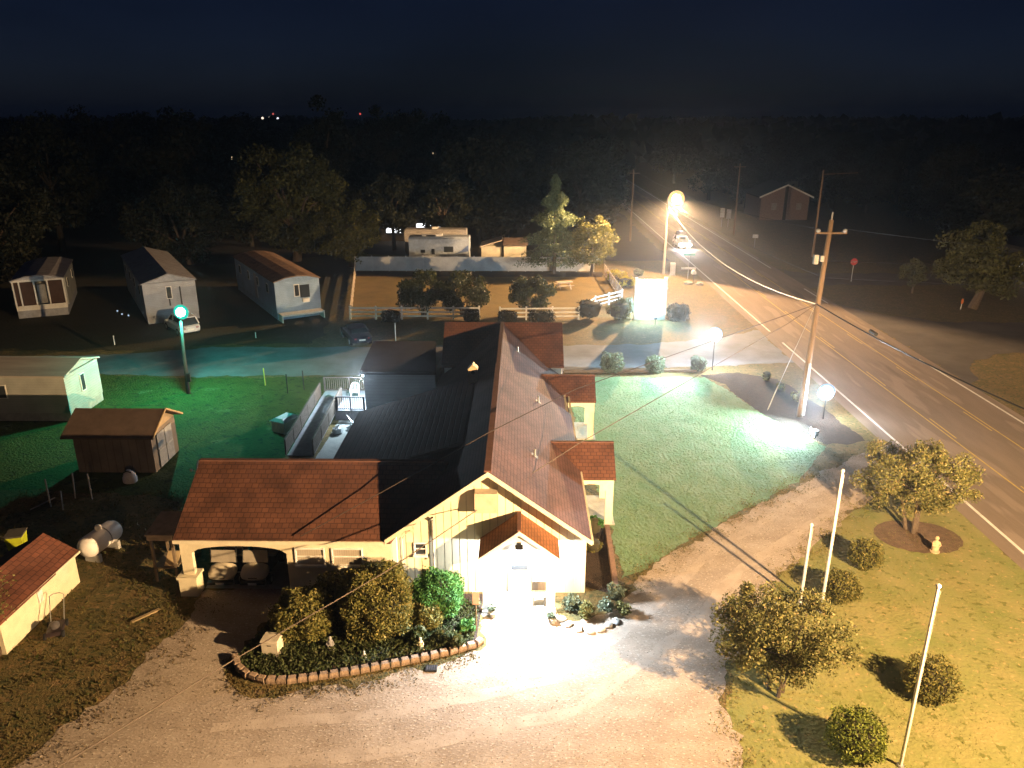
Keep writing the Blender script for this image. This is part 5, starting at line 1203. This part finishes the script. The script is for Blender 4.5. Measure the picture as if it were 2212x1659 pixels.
# ------------------------------------------------------------------ flag poles, myrtles, shrubs on the verge
M_fp = mat('flagpole_white', (.72, .68, .60), .4)
for (x, y, h_, lab) in [(10.92, 25.7, 3.45, 'shortest white flagpole, left of the tall one by the driveway'), (11.57, 25.26, 5.9, 'tall white flagpole beside the short one by the driveway'), (11.16, 17.77, 6.1, 'white flagpole standing alone on the grass near the bottom right')]:
    t = thing('flagpole', (x, y, 0), lab, 'flagpole')
    b = MB(); b.tube([(x, y, 0), (x, y, h_)], [.055, .04], 10); b.build('pole', M_fp, t)
    b = MB(); b.ball((x, y, h_ + .05), .07, .9); b.build('finial', M_fp, t)
    b = MB(); b.lathe([(.12, 0), (.1, .06), (.06, .07)], (x, y, 0), 10); b.build('base_collar', M_steel, t)
    b = MB(); b.tube([(x + .06, y, h_ * .15), (x + .075, y, h_ - .1)], .008, 4); b.build('halyard', M_white, t)
tree('crape_myrtle', (17.9, 31.4, 0), 4.2, (17.9, 31.9, 2.55), (2.95, 2.5, 1.75), 26000, .10, L_myrt, 'broad crape myrtle in the mulch ring beside the road', clumps=150, rc=.17, trunk_r=.08, surf=.6, trunks=3)
tree('crape_myrtle', (8.45, 20.8, 0), 3.5, (8.5, 21.2, 1.95), (2.5, 2.3, 1.5), 24000, .095, L_myrt, 'sparser crape myrtle beside the gravel yard, lower in view', clumps=150, rc=.17, trunk_r=.06, surf=.55, trunks=3)
for i, (x, y, r_, h_, lab, lm) in enumerate([
    (14.5, 28.35, .62, .62, 'low round shrub behind the tall flagpole, nearer the road', L_bush), (12.55, 26.0, .70, .62, 'low round shrub at the foot of the tall flagpole', L_bush),
    (13.35, 20.65, .78, .72, 'leafy round shrub behind the lone flagpole', L_bush), (9.95, 18.2, .78, .72, 'bright green round shrub at the bottom edge left of the lone flagpole', leafmat('bright_shrub', (.07, .10, .015), (.22, .24, .04))), (11.9, 16.2, .5, .4, 'shrub top cut off by the bottom edge beside the lone flagpole', L_bush), (8.6, 23.3, .6, .5, 'dark shrub half hidden behind the crape myrtle', L_bush)]):
    shrub('verge_shrub', (x, y), (r_, r_, h_), 4200, .085, lm, lab, boxy=2.1)

# ------------------------------------------------------------------ poles, lamps, wires
UP = thing('utility_pole', (17.65, 45.62, 0), 'tall timber utility pole with crossarm hardware at the roadside', 'utility pole')
b = MB(); b.tube([(17.65, 45.62, 0), (18.0, 45.62, 12.3)], [.20, .13], 12); b.build('shaft', M_pole, UP)
b = MB(); b.tube([(18.0, 45.62, 12.3), (18.02, 45.62, 12.75)], .05, 8); b.build('top_pin', mat('insulator', (.5, .5, .52), .3), UP)
b = MB(); b.bar((17.1, 45.5, 11.55), (18.95, 45.5, 11.55), .1); b.build('crossarm', M_pole, UP)
for x in (17.25, 18.8):
    b = MB(); b.ball((x, 45.45, 11.7), .13, .9, 8); b.build('insulator', MATS['insulator'], UP)
b = MB(); b.box((17.2, 45.35, 9.75), (17.45, 45.6, 10.3)); b.box((17.55, 45.3, 9.9), (17.75, 45.5, 10.25)); b.build('switch_box', mat('hardware', (.5, .46, .42), .6), UP)
b = MB(); b.box((17.68, 45.3, .2), (17.84, 45.42, 3.6)); b.build('riser_guard', mat('riser', (.48, .47, .48), .6), UP)
b = MB(); b.tube([(17.82, 45.62, 7.6), (15.9, 46.6, .05)], .015, 5); b.build('guy_wire', M_steel, UP)
b = MB(); b.tube([(16.33, 46.38, 1.8), (15.92, 46.59, .1)], .035, 6); b.build('guy_guard', mat('guard_tan', (.42, .36, .28), .7), UP)
LP = thing('street_lamp', (17.09, 92.2, 0), 'blazing orange street lamp on a pale pole where the road meets the verge', 'street lamp')
b = MB(); b.tube([(17.09, 92.2, 0), (17.09, 92.2, 9.0)], [.17, .11], 10); b.build('pole', mat('pale_pole', (.46, .42, .37), .7), LP)
b = MB(); b.tube([(17.09, 92.2, 8.7), (17.3, 91.9, 9.1), (17.75, 91.4, 9.25)], .05, 8); b.build('arm', M_steel, LP)
b = MB(); b.lathe([(.05, .12), (.2, .08), (.27, 0), (.27, -.02)], (17.85, 91.2, 9.2), 14); b.build('housing', M_steel, LP)
b = MB(); b.ball((17.85, 91.2, 8.95), .5); b.build('lens', emit('sodium_lens', (1, .70, .36), 260), LP)
b = MB(); b.lathe([(.1, .30), (.5, .18), (.92, -.04), (.95, -.04), (.55, .25), (.1, .36)], (0, 0, 0), 22)
b.v = [(17.85 + vx, 91.3 + vz, 8.95 + vy) for vx, vy, vz in b.v]; b.build('bowl', emit('sodium_halo', (1, .62, .24), 1.5), LP)  # orange halo round the lens, built as an emissive bowl
l = light('sodium_far', 'POINT', (17.9, 90.6, 8.9), 26000, (1, .60, .28), LP, .2); batwing(l, 1.8, 8, -.06, .10, face=(-.77, -.636))
NL = thing('street_lamp', (17.4, 11.9, 0), 'street lamp on a timber pole near the driveway, just outside the view', 'street lamp')
b = MB(); b.tube([(18.9, 10.9, 0), (18.9, 10.9, 9.8)], [.18, .13], 10); b.build('pole', M_pole, NL)
b = MB(); b.tube([(18.9, 10.9, 9.5), (18.2, 11.4, 9.9), (17.5, 11.85, 9.9)], .05, 8); b.build('arm', M_steel, NL)
b = MB(); b.lathe([(.05, .12), (.2, .08), (.27, 0), (.27, -.02)], (17.4, 11.9, 9.85), 14); b.build('housing', M_steel, NL)
b = MB(); b.ball((17.4, 11.9, 9.75), .15); b.build('lens', emit('near_lens', (1, .72, .40), 30), NL)
l = light('sodium_near', 'POINT', (17.4, 11.9, 9.5), 23000, (1, .65, .32), NL, .16); batwing(l, 1.7, 7, -.14, .02)
TL = thing('yard_lamp', (-22.84, 49.42, 0), 'teal glowing yard lamp on a leaning timber pole by the lane', 'yard lamp')
b = MB(); b.tube([(-22.84, 49.42, 0), (-22.75, 49.42, 3), (-22.60, 49.42, 5.9)], [.13, .11, .08], 10); b.build('pole', mat('creosote_pole', (.05, .04, .032), .9), TL)
b = MB(); b.box((-22.72, 49.25, .9), (-22.5, 49.36, 1.5)); b.build('meter', M_black, TL)
b = MB(); b.tube([(-22.62, 49.42, 5.75), (-22.5, 49.2, 5.95)], .03, 6); b.build('arm', M_steel, TL)
b = MB(); b.lathe([(.04, .2), (.14, .14), (.18, .04), (.18, .0)], (-22.42, 49.1, 5.8), 12); b.build('housing', M_steel, TL)
b = MB(); b.lathe([(.08, .16), (.30, .10), (.48, -.02), (.50, -.02), (.32, .14), (.06, .2)], (0, 0, 0), 20)
b.v = [(-22.42 + vx, 49.2 + vz, 5.80 + vy) for vx, vy, vz in b.v]; b.build('bowl', emit('teal_halo', (.03, .75, .55), 1.0), TL)  # emissive teal ring standing in for the glow round the lens
b = MB(); b.ball((-22.42, 49.1, 5.80), .29); b.build('lens', emit('mercury_lens', (.45, 1, .92), 60), TL)
l = light('mercury', 'POINT', (-22.38, 48.95, 5.2), 2900, (.06, 1, .74), TL, .1); batwing(l, 0.5, 4, .16, .42)
YL = thing('added_floodlight', (-6.0, 5.6, 0), 'added sodium floodlight on an unseen pole, lighting the sheds from outside the view', 'floodlight')  # unseen lamp and pole, added to brighten the sheds and left trailer
b = MB(); b.tube([(-6.0, 5.3, 0), (-6.0, 5.3, 8.6)], [.15, .1], 8); b.build('pole', M_pole, YL)
b = MB(); b.slab([(-6.2, 5.45, 8.3), (-5.8, 5.45, 8.3), (-5.8, 5.6, 8.6), (-6.2, 5.6, 8.6)], (0, .1, -.03)); b.build('housing', M_steel, YL)
light('shed_fill', 'SPOT', (-6.0, 5.9, 8.4), 3600, (1, .62, .32), YL, .1, target=(-25.5, 39, 1.5), spot=R(34), blend=.6)
def wire(pts, r, label, sag=0.0, m=None, hw=None):
    P_ = []
    for (a, b_) in zip(pts[:-1], pts[1:]):
        a, b_ = Vector(a), Vector(b_)
        for i in range(14):
            s_ = i / 14; p = a.lerp(b_, s_); p.z -= sag * 4 * s_ * (1 - s_); P_.append(p)
    P_.append(Vector(pts[-1]))
    o = MB().tube(P_, r, 5).build('overhead_wire', m or M_black)
    return tag(o, label, 'wire', 'overhead wires')
M_cable = mat('silver_cable', (.55, .52, .50), .4)
att = gy(1764, 657, 45.5)
wire([(17.09, 92.1, 8.0), att], .035, 'pale drooping cable from the street lamp pole to the utility pole', 1.7, M_cable)
wire([att, (24.8, 17, 6.8)], .04, 'thick dark cable sagging from the utility pole over the road toward the lower right', .8)
for (x, y, z, lab) in [(19.0, 40.4, 6.95, 'black splice case hanging on the cable over the road')]:
    tag(MB().tube([(x, y - .35, z), (x, y + .35, z)], .11, 10).build('splice_case', M_black), lab, 'splice case')
wire([gy(650, 1158, 25.86), gy(830, 1060, 27.3), gy(1060, 932, 29), gy(1240, 842, 34), att], .02, 'upper thin wire crossing above the building roof', 0, mat('wire_brown', (.05, .035, .03), .9))
wire([gy(-60, 1770, 13), gy(505, 1425, 19), gy(830, 1237, 22.5), gy(1113, 1046, 27.5), gy(1250, 958, 31), gy(1700, 700, 43), att], .02, 'lower thin wire crossing above the flower bed and porches', 0, mat('wire_tan', (.13, .10, .08), .9))
top = (18.02, 45.62, 12.7)
wire([top, (39.3, 104.4, 11)], .012, 'top wire from the utility pole to the far pole with an arm', .8)
wire([(17.25, 45.4, 11.8), (16.5, 118, 10.5)], .012, 'wire running back beside the road from the left insulator', .9)
wire([(18.8, 45.4, 11.8), (60, 18, 12)], .012, 'wire leaving the right insulator toward the upper right', .8)
wire([(18.0, 45.6, 9.9), (75, 52, 9.4)], .012, 'wire leaving the pole middle toward the right edge', .6)
wire([(18.0, 45.6, 8.9), (75, 50, 7.6)], .012, 'lower wire leaving the pole middle toward the right edge', .6)
wire([(18.0, 45.6, 8.9), (17.1, 92.2, 8.6)], .012, 'thin wire between utility pole and street lamp pole, above the pale cable', .4)
wire([(39.3, 104.4, 11), (75, 96, 11)], .012, 'wire leaving the far armed pole toward the right', .8)
for (x, y, h_, arm, lab) in [(39.3, 104.4, 11.3, 1, 'distant timber pole with a single lamp arm across the road'), (16.5, 118, 10.5, 0, 'distant dark pole beyond the street lamp'), (14.3, 128, 11, 0, 'farthest dark pole left of the street lamp glow'), (34, 125, 11, 0, 'distant dark pole left of the brick house')]:
    t = thing('utility_pole', (x, y, 0), lab, 'utility pole')
    b = MB(); b.tube([(x, y, 0), (x, y, h_)], [.16, .1], 8); b.build('shaft', M_pole, t)
    b = MB()
    if arm: b.tube([(x, y, h_ - .5), (x + 4.5, y, h_ - .3)], .05, 6)
    else: b.bar((x - .9, y, h_ - .5), (x + .9, y, h_ - .5), .1)
    b.build('crossarm', M_pole, t)
# roadside bits
def post_sign(x, y, h, w_, hh, m, label, cat='sign', name='road_sign', oct_=False, n=1, rz=0):
    t = thing(name, (x, y, 0), label, cat, rz=rz)
    b = MB(); b.tube([(0, 0, 0), (0, 0, h)], .035, 6); b.build('post', M_steel, t, False)
    for k in range(n):
        z = h - k * (hh + .05)
        b = MB()
        if oct_: b.slab([(w_ * math.cos(PI / 8 + i * PI / 4), -.06, z + w_ * math.sin(PI / 8 + i * PI / 4)) for i in range(8)], (0, .02, 0))
        else: b.slab([(-w_ / 2, -.06, z - hh), (w_ / 2, -.06, z - hh), (w_ / 2, -.06, z), (-w_ / 2, -.06, z)], (0, .02, 0))
        b.build('panel', m, t, False)
    return t
M_signw = mat('sign_white', (.62, .62, .62), .5)
t = post_sign(19.4, 89.2, 3.0, 1.3, .24, mat('sign_teal', (.10, .45, .42), .5), 'street name sign with teal blade over a white blade', name='street_sign')
b = MB(); b.box((-.85, -.06, 1.15), (.85, -.04, 1.4)); b.build('panel', M_signw, t, False)
st = post_sign(37.9, 88.0, 2.3, .42, .8, mat('stop_red', (.5, .03, .03), .4), 'red octagonal STOP sign across the road', name='stop_sign', oct_=True)
tx = bpy.data.curves.new('lettering', 'FONT'); tx.body = 'STOP'; tx.size = .27; tx.extrude = .004; tx.align_x = 'CENTER'
tmp = bpy.data.objects.new('lettering', tx); COL.objects.link(tmp); bpy.context.view_layer.update(); me_ = bpy.data.meshes.new_from_object(tmp); bpy.data.objects.remove(tmp); to = bpy.data.objects.new('lettering', me_); COL.objects.link(to); to.parent = st; to.location = (0, -.07, 2.2); to.rotation_euler = (R(90), 0, 0); me_.materials.clear(); me_.materials.append(M_signw)
post_sign(34.2, 134, 3.2, .75, .75, M_signw, 'left of two distant white route markers by the road', n=2, name='route_marker')
post_sign(35.3, 134, 3.0, .75, .75, M_signw, 'right of two distant white route markers by the road', n=2, name='route_marker')
post_sign(33.6, 112, 1.9, .8, .5, M_signw, 'small distant white notice on a post across the road', n=1, name='notice_board')
t = thing('utility_box', (18.0, 91.3, 0), 'pale upright utility box right of the street lamp pole', 'utility box')
b = MB(); b.box((17.72, 91.1, .08), (18.28, 91.6, 1.5)); b.build('body', M_signw, t)
b = MB(); b.box((17.66, 91.04, 0), (18.34, 91.66, .08)); b.build('base', M_conc, t)
t = thing('mailbox', (19.6, 87.2, 0), 'white mailbox on a short post among verge stones', 'mailbox')
b = MB(); b.bar((19.6, 87.2, 0), (19.6, 87.2, 1.0), .09); b.build('post', M_wood, t)
b = MB(); b.loft([[(19.35 + .25 * (1 - math.cos(a)) , y, 1.0 + .3 * math.sin(a) + (.15 if 0 < a < PI else 0)) for a in np.linspace(0, PI, 7)] for y in (86.9, 87.5)], False); b.build('box', M_signw, t)
for (x, y, r_, lab) in [(18.9, 86.3, .5, 'rock left of the mailbox'), (20.1, 85.9, .45, 'rock right of the mailbox'), (14.2, 86.5, .55, 'dark boulder behind the lit sign'), (15.6, 83.2, .5, 'flat boulder nearest behind the lit sign')]:
    o = MB(); o.ball((0, 0, .1), r_, .55, 7); o.v = [(a + random.gauss(0, .05), b_ + random.gauss(0, .05), max(0, c + random.gauss(0, .03))) for a, b_, c in o.v]; o = o.build('boulder', mat('rock', (.25, .23, .21), .9)); o.location = (x, y, 0); tag(o, lab, 'rock')
# small posts in the park
for (x, y, h_, lab, m_) in [(*gz(855, 738)[:2], 1.6, 'pale thin post by the lane before the rail fence', M_white), (*gz(248, 745)[:2], .8, 'small pale post by the lane before the middle mobile home', M_white), (*gz(573, 833)[:2], 1.3, 'yellow wrapped sapling stake on the green grass', mat('stake_yellow', (.45, .5, .08), .7)), (*gz(622, 850)[:2], 1.4, 'dark thin rod nearest the yellow stake', M_black), (*gz(657, 842)[:2], 1.4, 'dark thin rod nearest the ramp top', M_black), (*gz(553, 730)[:2], .5, 'tiny pale marker at the far side of the lane', M_white)]:
    q = MB(); q.tube([(x, y, 0), (x, y, h_)], .04, 6); tag(q.build('yard_post', m_), lab, 'post')
for k, (px, py) in enumerate([(255, 680), (265, 687), (279, 690), (312, 684)]):
    x, y, _ = gz(px, py)
    t = thing('path_light', (x, y, 0), 'tiny white solar path light beside the middle mobile home', 'path light', 'solar path lights')
    b = MB(); b.tube([(x, y, 0), (x, y, .3)], .02, 5); b.build('stem', M_black, t)
    b = MB(); b.ball((x, y, .38), .07); b.build('globe', emit('solar', (.6, .8, 1), 2.5 if k == 2 else 1.0), t)
# right-hand trees across the road
tree('roadside_tree', (44.5, 74.8, 0), 8, (45.5, 75, 5.0), (5.6, 5, 3.6), 12000, .32, L_oak, 'large tree with pale trunk across the road at the right', clumps=70, rc=.22, trunk_r=.35)
tree('small_tree', (42.0, 82.0, 0), 3.5, (42.0, 82.0, 2.2), (1.6, 1.5, 1.5), 2600, .24, L_oak, 'small tree right of the stop sign', clumps=26, rc=.3, trunk_r=.1)
post_sign(43.2, 74.5, 1.1, .2, .5, mat('marker_orange', (.5, .14, .03), .6), 'short orange utility marker across the road', 'marker', 'utility_marker')
# distant lamps
def far_lamp(px, py, y, r_, c, s, label, h=None):
    x, y, z = gy(px, py, y)
    t = thing('distant_lamp', (x, y, 0), label, 'lamp')
    b = MB(); b.tube([(x, y, 0), (x, y, max(.2, z - r_))], .12 if z > 12 else .08, 6); b.build('mast', M_dark, t)
    b = MB(); b.ball((x, y, z), r_, 1, 6); b.build('lamp_head', emit('far_%d' % int(px), c, s), t)
far_lamp(501, 341, 150, .28, (1, .72, .4), 3, 'single amber light in the dark wood above the mobile homes')
far_lamp(567, 255, 420, .6, (1, .8, .6), 2.2, 'faint town light on the horizon, leftmost')
far_lamp(590, 246, 430, .5, (1, .18, .15), .8, 'red beacon on the horizon above the oak, left one')
far_lamp(778, 246, 430, .5, (1, .12, .1), .9, 'red beacon on the horizon right of the oak')
far_lamp(583, 255, 420, .7, (1, .85, .7), 3, 'faint town light on the horizon, middle')
far_lamp(600, 256, 420, .6, (.9, .9, 1), 2, 'faint town light on the horizon, rightmost')
far_lamp(1098, 398, 170, .3, (.8, .9, .8), 1.2, 'faint white light in the wood left of the cedar tip')
far_lamp(935, 331, 170, .2, (1, .7, .4), .5, 'very faint amber light in the wood above the campers')
far_lamp(2155, 353, 300, .4, (1, .8, .6), 2, 'faint light low in the wood at the upper right')
far_lamp(2185, 352, 300, .4, (1, .8, .6), 2, 'faint light at the right edge of the wood')
far_lamp(1250, 345, 220, .25, (.7, .7, .9), .35, 'dim bluish light in the wood between cedar and street lamp')

# ------------------------------------------------------------------ the wood
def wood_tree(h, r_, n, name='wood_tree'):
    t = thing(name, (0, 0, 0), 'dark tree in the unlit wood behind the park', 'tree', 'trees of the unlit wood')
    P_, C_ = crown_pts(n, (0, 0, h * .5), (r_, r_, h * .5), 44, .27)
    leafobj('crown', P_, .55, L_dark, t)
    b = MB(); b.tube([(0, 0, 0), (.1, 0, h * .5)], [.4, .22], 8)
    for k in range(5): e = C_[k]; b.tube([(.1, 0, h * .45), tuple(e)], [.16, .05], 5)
    b.build('trunk', mat('dark_bark', (.03, .025, .018), .95), t)
    return t
protos = [wood_tree(14, 5.5, 4200), wood_tree(16, 6, 4800), wood_tree(12, 5, 3600)]
spots = []
for k in range(150):
    y = random.uniform(112, 230); x = random.uniform(-.72 * y, .70 * y)
    if 16 < x < 40 and y < 225: continue
    if -24 < x < -8 and y < 122: continue
    if 38 < x < 62 and y < 160: continue
    if x > 40 and y < 105: continue
    spots.append((x, y))
for k in range(16): spots.append((random.uniform(-80, -62), random.uniform(60, 110)))
for k in range(8): spots.append((random.uniform(62, 88), random.uniform(98, 125)))
for k, (x, y) in enumerate(spots):
    o = protos[k % 3] if k < 3 else copy_tree(protos[k % 3])
    s_ = random.uniform(.62, 1.1)
    if y > 180 and random.random() < .3: s_ *= 1.12
    hcap = (17.0 if x < -10 else 15.0)
    o.location = (x, y, 0); o.rotation_euler = (0, 0, random.uniform(0, 6.28)); o.scale = (s_ * 1.1, s_ * 1.1, s_ * (1.12 if x < 0 else .95))
# taller trees that break the horizon
for (px, topy, y, r_, lab) in [(20, 238, 150, 7, 'far dark crown breaking the horizon at the left edge'), (95, 236, 160, 7, 'far dark crown second from the left edge on the horizon'), (180, 230, 150, 8, 'far dark crown left of centre on the left horizon'), (300, 226, 150, 6.5, 'far dark crown above the middle mobile home on the horizon'), (378, 222, 145, 6, 'tallest far dark crown on the left horizon'), (490, 243, 170, 6, 'far dark crown just left of the town lights'), (690, 208, 130, 6, 'tall dark crown rising above the oak'), (845, 214, 150, 7, 'dark crown on the horizon right of the red beacon'), (930, 235, 165, 8, 'dark crown on the horizon above the campers'), (235, 234, 158, 6, 'far dark crown between two taller ones on the left horizon')]:
    x, yy, z = gy(px, topy, y)
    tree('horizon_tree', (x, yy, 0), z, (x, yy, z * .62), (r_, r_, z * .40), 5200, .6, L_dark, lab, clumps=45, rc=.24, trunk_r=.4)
# distant wood as one mass
n = 34000
yy = RNG.uniform(235, 900, n); xx = RNG.uniform(-.8, .8, n) * yy
hgt = 13.6 + 1.4 * np.sin(xx * .045) + 1.0 * np.sin(xx * .11 + yy * .02)
Pw = np.column_stack([xx, yy, hgt * RNG.uniform(.35, 1.05, n)])
o = bpy.data.objects.new('distant_wood', quads_mesh('distant_wood', Pw, 5.5, L_dark, .9)); COL.objects.link(o)
tag(o, 'unbroken dark wood stretching to the horizon', 'wood', kind='stuff')

# ------------------------------------------------------------------ sky, moonless ambience, haze
W = bpy.data.worlds.new('World'); sc.world = W; W.use_nodes = True
nt = W.node_tree; bg = nt.nodes['Background']
sky = nt.nodes.new('ShaderNodeTexSky'); sky.sky_type = 'NISHITA'; sky.sun_disc = False
sky.sun_elevation = R(12); sky.sun_rotation = R(-95); sky.altitude = 50
tint = nt.nodes.new('ShaderNodeVectorMath'); tint.operation = 'MULTIPLY'; tint.inputs[1].default_value = (.42, .62, 1.65)
nt.links.new(sky.outputs[0], tint.inputs[0]); stc = nt.nodes.new('ShaderNodeTexCoord'); smp = nt.nodes.new('ShaderNodeMapping'); smp.inputs['Scale'].default_value = (1, 1, 4); nt.links.new(stc.outputs['Generated'], smp.inputs[0])
sno = nt.nodes.new('ShaderNodeTexNoise'); sno.inputs['Scale'].default_value = 2.6; sno.inputs['Detail'].default_value = 7; nt.links.new(smp.outputs[0], sno.inputs[0])
smr = nt.nodes.new('ShaderNodeMapRange'); smr.inputs[1].default_value = .3; smr.inputs[2].default_value = .7; smr.inputs[3].default_value = .72; smr.inputs[4].default_value = 1.25; nt.links.new(sno.outputs[0], smr.inputs[0])
scl = nt.nodes.new('ShaderNodeVectorMath'); scl.operation = 'SCALE'; nt.links.new(tint.outputs[0], scl.inputs[0]); nt.links.new(smr.outputs[0], scl.inputs['Scale'])
nt.links.new(scl.outputs[0], bg.inputs[0]); bg.inputs[1].default_value = .0035
sun_d = bpy.data.lights.new('moonlight', 'SUN'); sun_d.energy = .004; sun_d.angle = R(.5); sun_d.color = (.7, .8, 1)
sun = bpy.data.objects.new('moonlight', sun_d); COL.objects.link(sun); sun.rotation_euler = (R(50), 0, R(60))

hz = MB(); hz.box((-1450, -50, -1), (1450, 2900, 40)); hz = hz.build('haze', mat('haze_tmp', (1, 1, 1)))
hm = bpy.data.materials.new('night_haze'); hm.use_nodes = True; hn = hm.node_tree; hn.nodes.clear()
ho = hn.nodes.new('ShaderNodeOutputMaterial'); hv = hn.nodes.new('ShaderNodeVolumePrincipled')
hv.inputs['Color'].default_value = (.9, .93, 1, 1); hv.inputs['Density'].default_value = .0007; hv.inputs['Anisotropy'].default_value = .87
hn.links.new(hv.outputs[0], ho.inputs['Volume'])
hz.data.materials.clear(); hz.data.materials.append(hm)
tag(hz, 'thin night haze over the whole place', 'haze', kind='stuff')

sc.view_settings.view_transform = 'Standard'; sc.view_settings.look = 'None'
sc.view_settings.exposure = 0; sc.view_settings.gamma = 1
sc.cycles.use_denoising = True
sc.cycles.max_bounces = 5; sc.cycles.diffuse_bounces = 3; sc.cycles.volume_bounces = 0
sc.cycles.sample_clamp_indirect = 4
